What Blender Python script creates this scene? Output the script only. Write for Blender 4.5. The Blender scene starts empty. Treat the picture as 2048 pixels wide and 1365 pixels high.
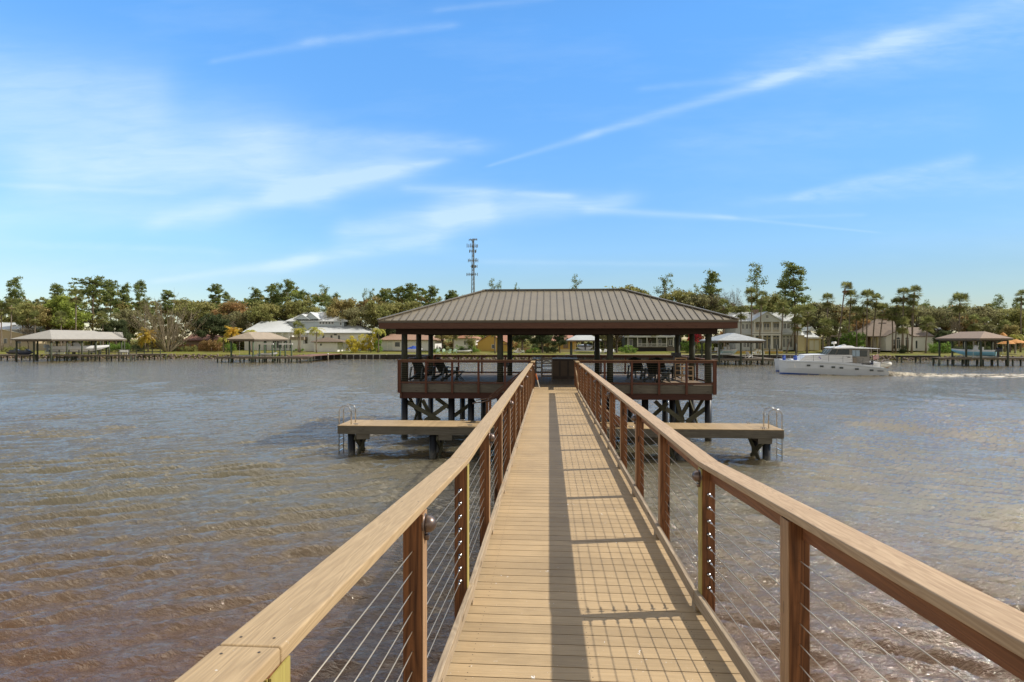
import bpy, math, random
import numpy as np
from mathutils import Vector, Matrix

# ------------------------------------------------------------------ camera
S = bpy.context.scene
F, EYE, HOR, TH = 1130.0, 4.5, 679.0, math.radians(3.746)
CT, ST = math.cos(TH), math.sin(TH)
cam_d = bpy.data.cameras.new("camera")
cam = bpy.data.objects.new("camera", cam_d)
S.collection.objects.link(cam)
cam.location = (0, 0, EYE)
cam.rotation_euler = (math.radians(90), 0, TH)
cam_d.sensor_width = 36.0
cam_d.lens = F / 2048 * 36
cam_d.shift_y = -(682.5 - HOR) / 2048
cam_d.clip_start, cam_d.clip_end = 0.05, 6000
S.camera = cam
S.render.resolution_x, S.render.resolution_y = 1024, 682

# ------------------------------------------------------------------ light
SUNV = Vector((1.01, 0.19, 1.0)).normalized()
sun_d = bpy.data.lights.new("sun", 'SUN')
sun_d.energy = 3.7
sun_d.angle = math.radians(0.55)
sun_d.color = (1.0, 0.94, 0.85)
sun = bpy.data.objects.new("sun", sun_d)
sun.rotation_euler = SUNV.to_track_quat('Z', 'Y').to_euler()
sun.location = (20, 4, 40)
S.collection.objects.link(sun)
S.view_settings.view_transform = 'Standard'
S.view_settings.look = 'None'
S.view_settings.exposure = 0.45
S.view_settings.gamma = 1.0

def ray(px, py):
    U, V = (px - 1024) / F, (HOR - py) / F
    return Vector((-ST + U * CT, CT + U * ST, V))
def at(px, py, Y):
    """world point seen at photo pixel (px,py) on the plane y=Y"""
    d = ray(px, py)
    return Vector((0, 0, EYE)) + d * (Y / d.y)

class NT:
    """tiny node-tree helper"""
    def __init__(s, t): s.t = t; s.n = t.nodes; s.l = t.links
    def new(s, typ, **kw):
        n = s.n.new(typ)
        for k, v in kw.items(): setattr(n, k, v)
        return n
    def put(s, sock, v):
        if isinstance(v, bpy.types.NodeSocket): s.l.new(v, sock)
        else: sock.default_value = v
    def m(s, op, a, b=0.0, c=None, clamp=False):
        n = s.new('ShaderNodeMath', operation=op, use_clamp=clamp)
        s.put(n.inputs[0], a); s.put(n.inputs[1], b)
        if c is not None: s.put(n.inputs[2], c)
        return n.outputs[0]
    def mix(s, f, a, b, typ='RGBA', blend='MIX'):
        n = s.new('ShaderNodeMix', data_type=typ)
        if typ == 'RGBA': n.blend_type = blend
        i = {'RGBA': (6, 7, 2), 'FLOAT': (2, 3, 0)}[typ]
        s.put(n.inputs[0], f); s.put(n.inputs[i[0]], a); s.put(n.inputs[i[1]], b)
        return n.outputs[i[2]]
    def noise(s, vec, scale=5, detail=3, rough=.5, dist=0.0):
        n = s.new('ShaderNodeTexNoise')
        if vec is not None: s.l.new(vec, n.inputs['Vector'])
        n.inputs['Scale'].default_value = scale; n.inputs['Detail'].default_value = detail
        n.inputs['Roughness'].default_value = rough; n.inputs['Distortion'].default_value = dist
        return n.outputs['Fac']
    def mapping(s, vec, sc=(1, 1, 1), rot=(0, 0, 0), loc=(0, 0, 0)):
        n = s.new('ShaderNodeMapping'); s.l.new(vec, n.inputs[0])
        n.inputs['Scale'].default_value = sc; n.inputs['Rotation'].default_value = rot
        n.inputs['Location'].default_value = loc
        return n.outputs[0]
    def ramp(s, f, stops):
        n = s.new('ShaderNodeValToRGB'); s.put(n.inputs[0], f)
        e = n.color_ramp.elements
        while len(e) < len(stops): e.new(0.5)
        for q, (p, c) in zip(e, stops):
            q.position = p; q.color = (*c, 1) if len(c) == 3 else c
        return n.outputs[0]

# ------------------------------------------------------------------ sky
world = bpy.data.worlds.new("World"); S.world = world; world.use_nodes = True
w = NT(world.node_tree); w.n.clear()
wo = w.new('ShaderNodeOutputWorld'); bg = w.new('ShaderNodeBackground')
sky = w.new('ShaderNodeTexSky', sky_type='NISHITA')
sky.sun_disc = False
sky.sun_elevation = math.asin(SUNV.z); sky.sun_rotation = math.atan2(SUNV.x, SUNV.y)
sky.altitude = 0; sky.air_density = 1.0; sky.dust_density = 0.0; sky.ozone_density = 3.5
SKY = 0.14
hs = w.new('ShaderNodeHueSaturation'); hs.inputs['Saturation'].default_value = 1.12
hs.inputs['Hue'].default_value = 0.497
w.l.new(sky.outputs[0], hs.inputs['Color'])
tc = w.new('ShaderNodeTexCoord')
sp = w.new('ShaderNodeSeparateXYZ'); w.l.new(tc.outputs['Generated'], sp.inputs[0])
dy = w.m('MAXIMUM', w.m('ABSOLUTE', sp.outputs[1]), 0.02)
qx = w.m('DIVIDE', sp.outputs[0], dy); qz = w.m('DIVIDE', sp.outputs[2], dy)
cb = w.new('ShaderNodeCombineXYZ'); w.l.new(qx, cb.inputs[0]); w.l.new(qz, cb.inputs[1])
q = cb.outputs[0]
warp = w.noise(w.mapping(q, (3, 9, 1)), 1.3, 3, .55)
fine = w.noise(w.mapping(q, (4, 26, 1), rot=(0, 0, math.radians(-13))), 2.0, 5, .62, .6)
fine2 = w.noise(w.mapping(q, (7, 30, 1), rot=(0, 0, math.radians(-24))), 2.6, 4, .6, .3)
def Q(px, py):
    d = ray(px, py); return d.x / d.y, d.z / d.y
streaks = [  # x0,y0,x1,y1, half width px (start,end), strength, sharp noise amount
    (985, 330, 1190, 268, 3, 8, .22, .3), (1180, 270, 1560, 158, 7, 12, .32, .7), (1540, 163, 1800, 78, 12, 17, .36, .9),
    (1780, 85, 2120, -30, 17, 34, .34, .9), (1500, 150, 1850, 60, 30, 50, .14, .9), (1290, 178, 1580, 148, 6, 11, .14, .7), (1600, 145, 2150, 40, 30, 60, .20, .9),
    (330, 440, 640, 385, 18, 24, .48, .4), (560, 385, 860, 326, 28, 12, .55, .5), (100, 345, 760, 335, 62, 42, .55, .35),
    (-60, 250, 520, 290, 115, 75, .46, .35), (-60, 150, 300, 200, 95, 85, .34, .35), (500, 270, 930, 290, 30, 14, .30, .6),
    (-40, 368, 330, 386, 6, 6, .20, .5), (-60, 440, 420, 425, 45, 28, .38, .35),
    (320, 562, 620, 520, 6, 12, .38, .5), (560, 530, 860, 480, 14, 22, .50, .7), (700, 460, 960, 425, 24, 34, .56, .5),
    (900, 428, 1230, 402, 36, 15, .52, .5), (1180, 420, 1460, 436, 9, 5, .32, .5), (1440, 434, 1740, 464, 4, 2, .20, .4),
    (820, 378, 1130, 392, 10, 6, .35, .8), (430, 122, 640, 84, 6, 10, .17, .6), (620, 84, 900, 52, 9, 7, .20, .7),
    (880, 20, 1100, -5, 6, 7, .14, .6), (1600, 392, 1930, 322, 8, 14, .28, .8), (1560, 395, 2100, 356, 10, 30, .22, .9),
    (1380, 285, 1900, 238, 30, 40, .10, .9), (-40, 487, 420, 502, 12, 8, .18, .6), (980, 524, 1430, 530, 5, 5, .16, .6),
    (-60, 560, 500, 540, 60, 40, .16, .8), (1500, 436, 1720, 430, 4, 4, .12, .6)]
tot = None
wq = w.m('MULTIPLY_ADD', warp, 0.05, -0.025)
qzw = w.m('ADD', qz, wq)
for (x0, y0, x1, y1, w0, w1, amp, sh) in streaks:
    a, b = Q(x0, y0), Q(x1, y1)
    L = math.hypot(b[0] - a[0], b[1] - a[1]); ux, uz = (b[0] - a[0]) / L, (b[1] - a[1]) / L
    thin = max(w0, w1) < 16
    Z = qz if thin else qzw
    # t along, d across
    t = w.m('ADD', w.m('MULTIPLY', qx, ux / L), w.m('MULTIPLY_ADD', Z, uz / L, -(a[0] * ux + a[1] * uz) / L))
    d = w.m('ADD', w.m('MULTIPLY', qx, -uz), w.m('MULTIPLY_ADD', Z, ux, a[0] * uz - a[1] * ux))
    tcl = w.m('MULTIPLY', t, 1.0, clamp=True)
    wid = w.m('MULTIPLY_ADD', tcl, (w1 - w0) / F, w0 / F)
    r = w.m('DIVIDE', d, wid)
    g = w.m('EXPONENT', w.m('MULTIPLY', w.m('MULTIPLY', r, r), -1.0))
    # fade the ends
    e = w.m('MULTIPLY', w.m('MULTIPLY', w.m('SUBTRACT', t, tcl), w.m('SUBTRACT', t, tcl)), -(60.0 if not thin else 250.0))
    g = w.m('MULTIPLY', g, w.m('EXPONENT', e))
    nz = w.m('MULTIPLY_ADD', fine if amp > .3 else fine2, 2.6 * sh, 1 - 1.3 * sh, clamp=False)
    g = w.m('MULTIPLY', g, w.m('MAXIMUM', nz, 0.0))
    g = w.m('MULTIPLY', g, amp)
    tot = g if tot is None else w.m('ADD', tot, g)
veil = w.m('MULTIPLY', w.m('MULTIPLY_ADD', w.noise(w.mapping(q, (1.6, 7, 1), rot=(0, 0, math.radians(-9))), 1.6, 5, .6), 1.6, -.78, clamp=True), 0.30)
tot = w.m('ADD', tot, veil)
ccov = w.m('MULTIPLY', w.m('MINIMUM', tot, 0.95), 0.56)
# added unseen overcast overhead and behind the camera, fills shade and greys the water
hiv = w.new('ShaderNodeMapRange', interpolation_type='SMOOTHSTEP'); w.l.new(sp.outputs[2], hiv.inputs[0]); hiv.inputs[1].default_value = .515; hiv.inputs[2].default_value = .66
bhv = w.new('ShaderNodeMapRange', interpolation_type='SMOOTHSTEP'); w.l.new(sp.outputs[1], bhv.inputs[0]); bhv.inputs[1].default_value = .30; bhv.inputs[2].default_value = -.10
over = w.m('MULTIPLY', w.m('MAXIMUM', hiv.outputs[0], bhv.outputs[0]), w.m('MULTIPLY_ADD', w.noise(tc.outputs['Generated'], 3.0, 4, .6), .8, .45, clamp=True))
up = w.m('GREATER_THAN', sp.outputs[2], 0.0)
ccov = w.m('MULTIPLY', ccov, up)
skyc = w.new('ShaderNodeVectorMath', operation='SCALE'); w.l.new(hs.outputs[0], skyc.inputs[0]); skyc.inputs['Scale'].default_value = SKY
grade = w.ramp(sp.outputs[2], [(0.0, (.45, .42, .40)), (.10, (.60, .60, .60)), (.156, (.70, .74, .78)), (.287, (.79, .91, .98)), (.48, (.87, 1.09, 1.20)), (1.0, (.80, .95, 1.0))])
skyg = w.mix(1.0, skyc.outputs[0], grade, blend='MULTIPLY')
lat = w.m('MINIMUM', w.m('MAXIMUM', w.m('MULTIPLY_ADD', sp.outputs[0], -.42, 1.12), .80), 1.34)
lv = w.new('ShaderNodeVectorMath', operation='SCALE'); w.l.new(skyg, lv.inputs[0]); w.l.new(lat, lv.inputs['Scale'])
skyg = lv.outputs[0]
colr = w.mix(ccov, skyg, (0.62, 0.74, 0.80, 1))
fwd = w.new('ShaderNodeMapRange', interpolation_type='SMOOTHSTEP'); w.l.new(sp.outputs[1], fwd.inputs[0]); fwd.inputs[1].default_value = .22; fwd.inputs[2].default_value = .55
fill_col = w.mix(fwd.outputs[0], (0.10, 0.095, 0.085, 1), (1.65, 1.52, 1.32, 1))  # added bright bank ahead, above the frame, for the water to reflect
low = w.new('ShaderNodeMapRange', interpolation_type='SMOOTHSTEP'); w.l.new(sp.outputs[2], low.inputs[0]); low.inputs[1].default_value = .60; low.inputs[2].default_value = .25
fill_col = w.mix(w.m('MULTIPLY', low.outputs[0], bhv.outputs[0]), fill_col, (0.80, 0.74, 0.64, 1))  # added pale band low behind the camera, brightens walls facing it
colr = w.mix(w.m('MULTIPLY', over, up), colr, fill_col)
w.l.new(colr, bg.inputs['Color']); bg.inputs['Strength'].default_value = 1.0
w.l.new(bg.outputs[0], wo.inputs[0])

# ------------------------------------------------------------------ materials
MATS = {}
def mat(name, col, rough=.6, metal=0.0, var=0.0, vscale=3.0, col2=None, spec=.5, isl=0.0, objr=0.0, bump=0.0, bscale=40, emit=None, back=None):
    """plain procedural material: noise between col and col2, optional per-island / per-object variation"""
    if name in MATS: return MATS[name]
    m = bpy.data.materials.new(name); m.use_nodes = True
    t = NT(m.node_tree); b = t.n['Principled BSDF']
    b.inputs['Roughness'].default_value = rough; b.inputs['Metallic'].default_value = metal
    b.inputs['Specular IOR Level'].default_value = spec
    tcn = t.new('ShaderNodeTexCoord')
    c = (*col, 1)
    if col2 is None and var > 0: col2 = tuple(min(1, x * (1 - var)) for x in col)
    if col2 is not None:
        f = t.noise(tcn.outputs['Object'], vscale, 4, .6)
        f = t.m('MULTIPLY_ADD', f, 2.4, -.7, clamp=True)
        c = t.mix(f, (*col, 1), (*col2, 1))
    if isl or objr:
        if isl:
            g = t.new('ShaderNodeNewGeometry').outputs['Random Per Island']; k = isl
        else:
            g = t.new('ShaderNodeObjectInfo').outputs['Random']; k = objr
        hv = t.new('ShaderNodeHueSaturation'); t.put(hv.inputs['Color'], c)
        t.put(hv.inputs['Value'], t.m('MULTIPLY_ADD', g, 2 * k, 1 - k))
        g2 = t.m('FRACT', t.m('MULTIPLY', g, 17.3))
        t.put(hv.inputs['Hue'], t.m('MULTIPLY_ADD', g2, 0.06 * k, .5 - .03 * k))
        c = hv.outputs[0]
    t.put(b.inputs['Base Color'], c)
    if bump:
        bp = t.new('ShaderNodeBump'); bp.inputs['Strength'].default_value = bump; bp.inputs['Distance'].default_value = .02
        t.put(bp.inputs['Height'], t.noise(tcn.outputs['Object'], bscale, 4, .6)); t.l.new(bp.outputs[0], b.inputs['Normal'])
    if name in ('treated_pile', 'black_pile_wrap', 'green_treated_post', 'green_painted_post'):
        gz_ = t.new('ShaderNodeSeparateXYZ'); t.l.new(t.new('ShaderNodeNewGeometry').outputs['Position'], gz_.inputs[0])
        zz = t.m('ADD', gz_.outputs[2], t.m('MULTIPLY', t.noise(tcn.outputs['Object'], 6, 3, .6), .35))
        band = t.m('MULTIPLY', t.m('SUBTRACT', .48, zz), 9.0, clamp=True)
        grit = t.mix(t.m('MULTIPLY_ADD', t.noise(tcn.outputs['Object'], 22, 3, .7), 3.0, -1.0, clamp=True), (.016, .016, .012, 1), (.095, .085, .06, 1))
        t.put(b.inputs['Base Color'], t.mix(t.m('MULTIPLY', band, .85), c, grit))
    if emit:
        b.inputs['Emission Color'].default_value = (*emit, 1); b.inputs['Emission Strength'].default_value = 1
    MATS[name] = m
    return m

def wood(name, c1, c2, axis, fine=1.0, isl=.12, rough=.65, knots=0.0, dirt=0.0, spots=0.0, bump=.25):
    if name in MATS: return MATS[name]
    m = bpy.data.materials.new(name); m.use_nodes = True
    t = NT(m.node_tree); b = t.n['Principled BSDF']
    b.inputs['Roughness'].default_value = rough
    b.inputs['Specular IOR Level'].default_value = .3
    o = t.new('ShaderNodeTexCoord').outputs['Object']
    g = t.new('ShaderNodeNewGeometry').outputs['Random Per Island']
    off = t.new('ShaderNodeCombineXYZ')
    for i in range(3): t.put(off.inputs[i], t.m('MULTIPLY', g, (37.0, 53.0, 71.0)[i]))
    va = t.new('ShaderNodeVectorMath', operation='ADD'); t.l.new(o, va.inputs[0]); t.l.new(off.outputs[0], va.inputs[1])
    sc = [14.0 * fine] * 3; sc[axis] = .7 * fine
    mp = t.mapping(va.outputs[0], sc)
    broad = t.noise(mp, .9, 2, .5, .9)
    rings = t.m('FRACT', t.m('MULTIPLY', broad, 9.0))
    rings = t.m('ABSOLUTE', t.m('MULTIPLY_ADD', rings, 2.0, -1.0))
    sc2 = [90.0 * fine] * 3; sc2[axis] = 2.5 * fine
    grain = t.noise(t.mapping(va.outputs[0], sc2), 1.0, 3, .6)
    f = t.m('ADD', t.m('MULTIPLY', rings, .55), t.m('MULTIPLY_ADD', grain, 1.3, -.42), clamp=True)
    c = t.mix(f, (*c1, 1), (*c2, 1))
    if knots:
        s3 = [9.0] * 3; s3[axis] = 2.2
        vo = t.new('ShaderNodeTexVoronoi'); vo.feature = 'F1'; vo.inputs['Scale'].default_value = 1.0
        t.l.new(t.mapping(va.outputs[0], s3), vo.inputs['Vector'])
        k = t.m('LESS_THAN', vo.outputs['Distance'], .14)
        c = t.mix(t.m('MULTIPLY', k, knots), c, tuple(x * .3 for x in c2) + (1,))
    if dirt:
        n = t.noise(o, 1.7, 5, .65)
        c = t.mix(t.m('MULTIPLY', t.m('MULTIPLY_ADD', n, 4.0, -1.7, clamp=True), dirt), c, tuple(x * .55 for x in c2) + (1,))
    if spots:
        n = t.noise(t.mapping(o, (14, 10, 14)), 1.0, 3, .7, 1.5)
        n2 = t.noise(o, .7, 2, .5)
        k = t.m('MULTIPLY', t.m('GREATER_THAN', n, .70), t.m('GREATER_THAN', n2, .53))
        c = t.mix(t.m('MULTIPLY', k, spots), c, (.75, .74, .7, 1))
    hv = t.new('ShaderNodeHueSaturation'); t.put(hv.inputs['Color'], c)
    t.put(hv.inputs['Value'], t.m('MULTIPLY_ADD', g, 2 * isl, 1 - isl))
    t.l.new(hv.outputs[0], b.inputs['Base Color'])
    bp = t.new('ShaderNodeBump'); bp.inputs['Strength'].default_value = bump; bp.inputs['Distance'].default_value = .004
    t.put(bp.inputs['Height'], f); t.l.new(bp.outputs[0], b.inputs['Normal'])
    MATS[name] = m
    return m

TAN1, TAN2 = (.49, .352, .192), (.385, .272, .146)
M_deck = wood('composite_decking', TAN1, TAN2, 0, 1.0, .085, .6, dirt=.30, spots=.85, bump=.5)
M_cap = wood('composite_cap', (.50, .36, .20), (.36, .25, .135), 1, 1.1, .05, .6, spots=.6, dirt=.12)
M_cap_old = wood('weathered_pine_cap', (.56, .40, .24), (.36, .235, .13), 1, 1.2, .06, .6, dirt=.1)
M_side = wood('pale_post_side', (.42, .26, .14), (.26, .15, .08), 2, .8, .15, .6, knots=.5)
M_post = wood('stained_post', (.32, .135, .052), (.070, .028, .012), 2, .8, .22, .5, knots=.8)
M_postg = wood('treated_post', (.42, .36, .10), (.30, .22, .07), 2, .8, .1, .55, knots=.5)
M_beam = wood('stained_beam', (.30, .125, .052), (.16, .062, .028), 1, .8, .15, .5, knots=.6)
M_redx = wood('stained_beam_cross', (.125, .060, .035), (.080, .032, .020), 0, .6, .15, .55, knots=.4)
M_redz = wood('stained_pavilion_post', (.15, .055, .030), (.08, .028, .017), 2, .6, .15, .55)
M_curb = wood('weathered_curb', (.50, .39, .26), (.26, .19, .12), 1, 1.0, .1, .7, knots=.7, dirt=.2)
M_greyx = wood('weathered_fascia', (.185, .165, .13), (.10, .088, .068), 0, .5, .15, .75, knots=.5, dirt=.3)
M_greyy = wood('weathered_joist', (.12, .10, .08), (.06, .05, .04), 1, .5, .15, .75)
M_pdeck = wood('pavilion_decking', (.34, .25, .16), (.24, .175, .115), 1, .8, .07, .65, dirt=.2)
M_pile = mat('treated_pile', (.050, .052, .030), .75, var=.5, vscale=2.0, bump=.4, bscale=12)
M_pilewrap = mat('black_pile_wrap', (.012, .013, .016), .4, var=.4, vscale=2)
M_brace = wood('algae_brace', (.14, .135, .085), (.075, .070, .045), 0, .5, .2, .8)
M_steel = mat('stainless_steel', (.55, .53, .5), .22, 1.0)
M_cable = mat('steel_cable', (.50, .43, .33), .35, .85)
M_bronze = mat('bronze_lamp', (.20, .15, .125), .38, .75, var=.2, vscale=30)
M_chair = mat('dark_green_plastic', (.010, .016, .012), .45, var=.3)
M_roofb = mat('brown_metal_roof', (.190, .160, .108), .45, .1, var=.22, vscale=1.1)
M_seam = mat('brown_roof_seam', (.095, .08, .06), .5, .35)
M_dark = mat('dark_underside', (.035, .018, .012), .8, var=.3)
# ------------------------------------------------------------------ mesh helpers
COL = S.collection
class MB:
    def __init__(s): s.v = []; s.f = []
    def add(s, vs, fs):
        b = len(s.v); s.v += [tuple(p) for p in vs]; s.f += [tuple(i + b for i in f) for f in fs]
        return s
    def box(s, x0, x1, y0, y1, z0, z1):
        return s.hexa([(x0, y0, z0), (x1, y0, z0), (x1, y1, z0), (x0, y1, z0)], [(x0, y0, z1), (x1, y0, z1), (x1, y1, z1), (x0, y1, z1)])
    def hexa(s, lo, hi):
        return s.add(list(lo) + list(hi), [(3, 2, 1, 0), (4, 5, 6, 7), (0, 1, 5, 4), (1, 2, 6, 5), (2, 3, 7, 6), (3, 0, 4, 7)])
    def bar(s, a, b, wd, ht, up=(0, 0, 1)):
        a, b = Vector(a), Vector(b); d = (b - a).normalized(); u = Vector(up)
        if abs(d.dot(u)) > .98: u = Vector((0, 1, 0))
        r = d.cross(u).normalized(); u = r.cross(d).normalized()
        r *= wd / 2; u *= ht / 2
        return s.hexa([a - r - u, a + r - u, b + r - u, b - r - u], [a - r + u, a + r + u, b + r + u, b - r + u])
    def tube(s, pts, rad, n=8, cap=True):
        pts = [Vector(p) for p in pts]; b = len(s.v); m = len(pts)
        rad = rad if isinstance(rad, (list, tuple)) else [rad] * m
        prev = None
        for i, p in enumerate(pts):
            d = (pts[min(i + 1, m - 1)] - pts[max(i - 1, 0)]).normalized()
            if prev is None:
                u = Vector((0, 0, 1)) if abs(d.z) < .9 else Vector((1, 0, 0))
            else: u = prev
            r = d.cross(u).normalized(); u = r.cross(d).normalized(); prev = u
            for k in range(n):
                a = 2 * math.pi * k / n
                s.v.append(tuple(p + (r * math.cos(a) + u * math.sin(a)) * rad[i]))
        for i in range(m - 1):
            for k in range(n):
                k2 = (k + 1) % n
                s.f.append((b + i * n + k, b + i * n + k2, b + (i + 1) * n + k2, b + (i + 1) * n + k))
        if cap:
            s.f.append(tuple(b + k for k in reversed(range(n))))
            s.f.append(tuple(b + (m - 1) * n + k for k in range(n)))
        return s
    def lathe(s, c, prof, n=12, axis=(0, 0, 1)):
        """prof: (radius, height) list along axis from c"""
        a = Vector(axis).normalized(); u = Vector((1, 0, 0)) if abs(a.x) < .9 else Vector((0, 1, 0))
        r = a.cross(u).normalized(); u = r.cross(a).normalized(); c = Vector(c); b = len(s.v); m = len(prof)
        for (rr, h) in prof:
            for k in range(n):
                t = 2 * math.pi * k / n
                s.v.append(tuple(c + a * h + (r * math.cos(t) + u * math.sin(t)) * max(rr, 1e-4)))
        for i in range(m - 1):
            for k in range(n):
                k2 = (k + 1) % n
                s.f.append((b + i * n + k, b + i * n + k2, b + (i + 1) * n + k2, b + (i + 1) * n + k))
        s.f.append(tuple(b + k for k in reversed(range(n)))); s.f.append(tuple(b + (m - 1) * n + k for k in range(n)))
        return s
    def loft(s, secs, cap=True):
        b = len(s.v); n = len(secs[0])
        for q_ in secs: s.v += [tuple(p) for p in q_]
        for i in range(len(secs) - 1):
            for k in range(n):
                k2 = (k + 1) % n
                s.f.append((b + i * n + k, b + i * n + k2, b + (i + 1) * n + k2, b + (i + 1) * n + k))
        if cap:
            s.f.append(tuple(b + k for k in reversed(range(n)))); s.f.append(tuple(b + (len(secs) - 1) * n + k for k in range(n)))
        return s
    def build(s, name, m, parent=None, smooth=False, bevel=0.0, seg=2):
        me = bpy.data.meshes.new(name); me.from_pydata(s.v, [], s.f)
        me.materials.append(m)
        if smooth: me.shade_smooth()
        me.update()
        o = bpy.data.objects.new(name, me); COL.objects.link(o)
        if parent is not None: o.parent = parent
        if bevel:
            bm = o.modifiers.new('bevel', 'BEVEL'); bm.width = bevel; bm.segments = seg; bm.limit_method = 'ANGLE'
        return o
def rawmesh(name, v, f, m, parent=None, mi=None, mats=None):
    """v: (n,3) array, f: (m,k) int array"""
    me = bpy.data.meshes.new(name)
    v = np.asarray(v, dtype=np.float32); f = np.asarray(f, dtype=np.int32); k = f.shape[1]
    me.vertices.add(len(v)); me.vertices.foreach_set('co', v.ravel())
    me.loops.add(f.size); me.loops.foreach_set('vertex_index', f.ravel())
    me.polygons.add(len(f)); me.polygons.foreach_set('loop_start', np.arange(0, f.size, k, dtype=np.int32))
    for q_ in (mats or [m]): me.materials.append(q_)
    if mi is not None: me.polygons.foreach_set('material_index', np.asarray(mi, dtype=np.int32))
    me.update(); me.validate()
    o = bpy.data.objects.new(name, me); COL.objects.link(o)
    if parent is not None: o.parent = parent
    return o
def tag(o, label=None, cat=None, group=None, kind=None):
    if label: o['label'] = label
    if cat: o['category'] = cat
    if group: o['group'] = group
    if kind: o['kind'] = kind
    return o
def thing(name, label, cat, loc=(0, 0, 0), group=None, rz=0.0):
    o = bpy.data.objects.new(name, None); COL.objects.link(o); o.location = loc; o.rotation_euler = (0, 0, rz)
    o.empty_display_size = .3
    return tag(o, label, cat, group)
KIDS = {}
def copy_tree(o, loc=None, rz=None, sc=None, label=None, parent=None):
    c = o.copy(); COL.objects.link(c)
    if parent is not None: c.parent = parent
    if loc is not None: c.location = loc
    if rz is not None: c.rotation_euler = (0, 0, rz)
    if sc is not None: c.scale = sc if isinstance(sc, (tuple, list)) else (sc, sc, sc)
    if label: c['label'] = label
    for ch in list(o.children): copy_tree(ch, parent=c)
    return c
R = random.Random(7)

# ------------------------------------------------------------------ water
def make_water():
    rng = np.random.default_rng(3)
    ys = [-14.0]
    while ys[-1] < 130: ys.append(ys[-1] + max(.055, .0052 * max(0, ys[-1] + 1)))
    ys = np.array(ys); nx = 620
    s_ = np.linspace(-1, 1, nx)
    prof = s_ * (1 + 2.5 * s_ ** 10)
    X = prof[None, :] * (np.abs(ys)[:, None] * 1.12 + 14); Y = np.repeat(ys[:, None], nx, 1)
    spacing = np.maximum(.055, .0052 * np.maximum(0, ys + 1))[:, None]
    spx = (np.abs(ys)[:, None] * 1.12 + 14) * 2 / nx
    Z = np.zeros_like(X)
    # low-frequency patchiness of the chop
    patch = np.zeros_like(X)
    for i in range(14):
        lam = rng.uniform(5, 26); a = rng.uniform(0, 2 * math.pi); kx, ky = math.cos(a) * 2 * math.pi / lam, math.sin(a) * 2 * math.pi / lam
        patch += np.sin(kx * X + ky * Y + rng.uniform(0, 6.28))
    patch = 1.0 + .09 * np.clip(patch, -3.4, 3.4)
    Xw, Yw = X, Y + .5 * np.sqrt(X ** 2 + 25)
    for i in range(110):
        if i < 45: lam = rng.uniform(.38, 1.0); sd = 7; st = .0052
        elif i < 60: lam = rng.uniform(1.3, 3.0); sd = 25; st = .0007
        else: lam = rng.uniform(.2, .45); sd = 20; st = .0044
        ang = math.radians(90 + rng.normal(0, sd)); k = 2 * math.pi / lam
        kx, ky = math.cos(ang) * k, math.sin(ang) * k
        att = np.clip((lam / spacing - 2.6) / 2.5, 0, 1) * np.clip((lam / (abs(math.cos(ang)) + .45) / spx - 2) / 2, 0, 1)
        ph = kx * Xw + ky * Yw + rng.uniform(0, 6.28) + .5 * np.sin(X * .31 + i) + .5 * np.sin(Y * .23 + 2 * i)
        Z += st * lam * att * (np.sin(ph) + .42 * np.cos(2 * ph)) * patch
    Z *= 2.05
    nr = len(ys)
    V_ = np.stack([X, Y, Z], -1).reshape(-1, 3)
    i0 = (np.arange(nr - 1)[:, None] * nx + np.arange(nx - 1)[None, :]).ravel()
    Fc = np.stack([i0, i0 + 1, i0 + 1 + nx, i0 + nx], 1)
    m = bpy.data.materials.new('river_water'); m.use_nodes = True
    t = NT(m.node_tree); b = t.n['Principled BSDF']
    o = t.new('ShaderNodeTexCoord').outputs['Object']
    b.inputs['IOR'].default_value = 1.95; b.inputs['Specular Tint'].default_value = (1, .94, .84, 1); b.inputs['Roughness'].default_value = .09
    silt = t.noise(t.mapping(o, (.05, .09, 1)), 1.0, 3, .6)
    b_c = t.mix(t.m('MULTIPLY_ADD', silt, 2.2, -.6, clamp=True), (.108, .046, .019, 1), (.082, .040, .018, 1))
    spx_ = t.new('ShaderNodeSeparateXYZ'); t.l.new(o, spx_.inputs[0])
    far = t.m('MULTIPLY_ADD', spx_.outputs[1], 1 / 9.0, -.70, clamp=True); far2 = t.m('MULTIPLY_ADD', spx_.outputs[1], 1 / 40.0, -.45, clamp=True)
    t.put(b.inputs['Base Color'], t.mix(far, b_c, t.mix(far2, (.104, .090, .056, 1), (.140, .112, .056, 1))))  # farther water greyer: reflected sky tone put into the base colour
    b.subsurface_method = 'BURLEY'; b.inputs['Subsurface Weight'].default_value = .5
    b.inputs['Subsurface Radius'].default_value = (1.0, .8, .6); b.inputs['Subsurface Scale'].default_value = 3.5
    n1 = t.noise(t.mapping(o, (4.6, 12, 1), rot=(0, 0, math.radians(8))), 1.0, 4, .62, .4)
    n2 = t.noise(t.mapping(o, (2.0, 4.8, 1), rot=(0, 0, math.radians(-12))), 1.0, 6, .72, .3)
    n3 = t.noise(t.mapping(o, (11, 22, 1), rot=(0, 0, math.radians(20))), 1.0, 2, .5, .4)
    h = t.m('ADD', t.m('MULTIPLY', n1, .055), t.m('ADD', t.m('MULTIPLY', n2, .055), t.m('MULTIPLY', n3, .012)))
    bp = t.new('ShaderNodeBump'); bp.inputs['Strength'].default_value = 1.0; bp.inputs['Distance'].default_value = 1.0
    t.put(bp.inputs['Height'], h); t.l.new(bp.outputs[0], b.inputs['Normal'])
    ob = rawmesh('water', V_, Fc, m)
    ob.data.shade_smooth()
    tag(ob, 'brown rippled river water', kind='structure')
make_water()
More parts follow.
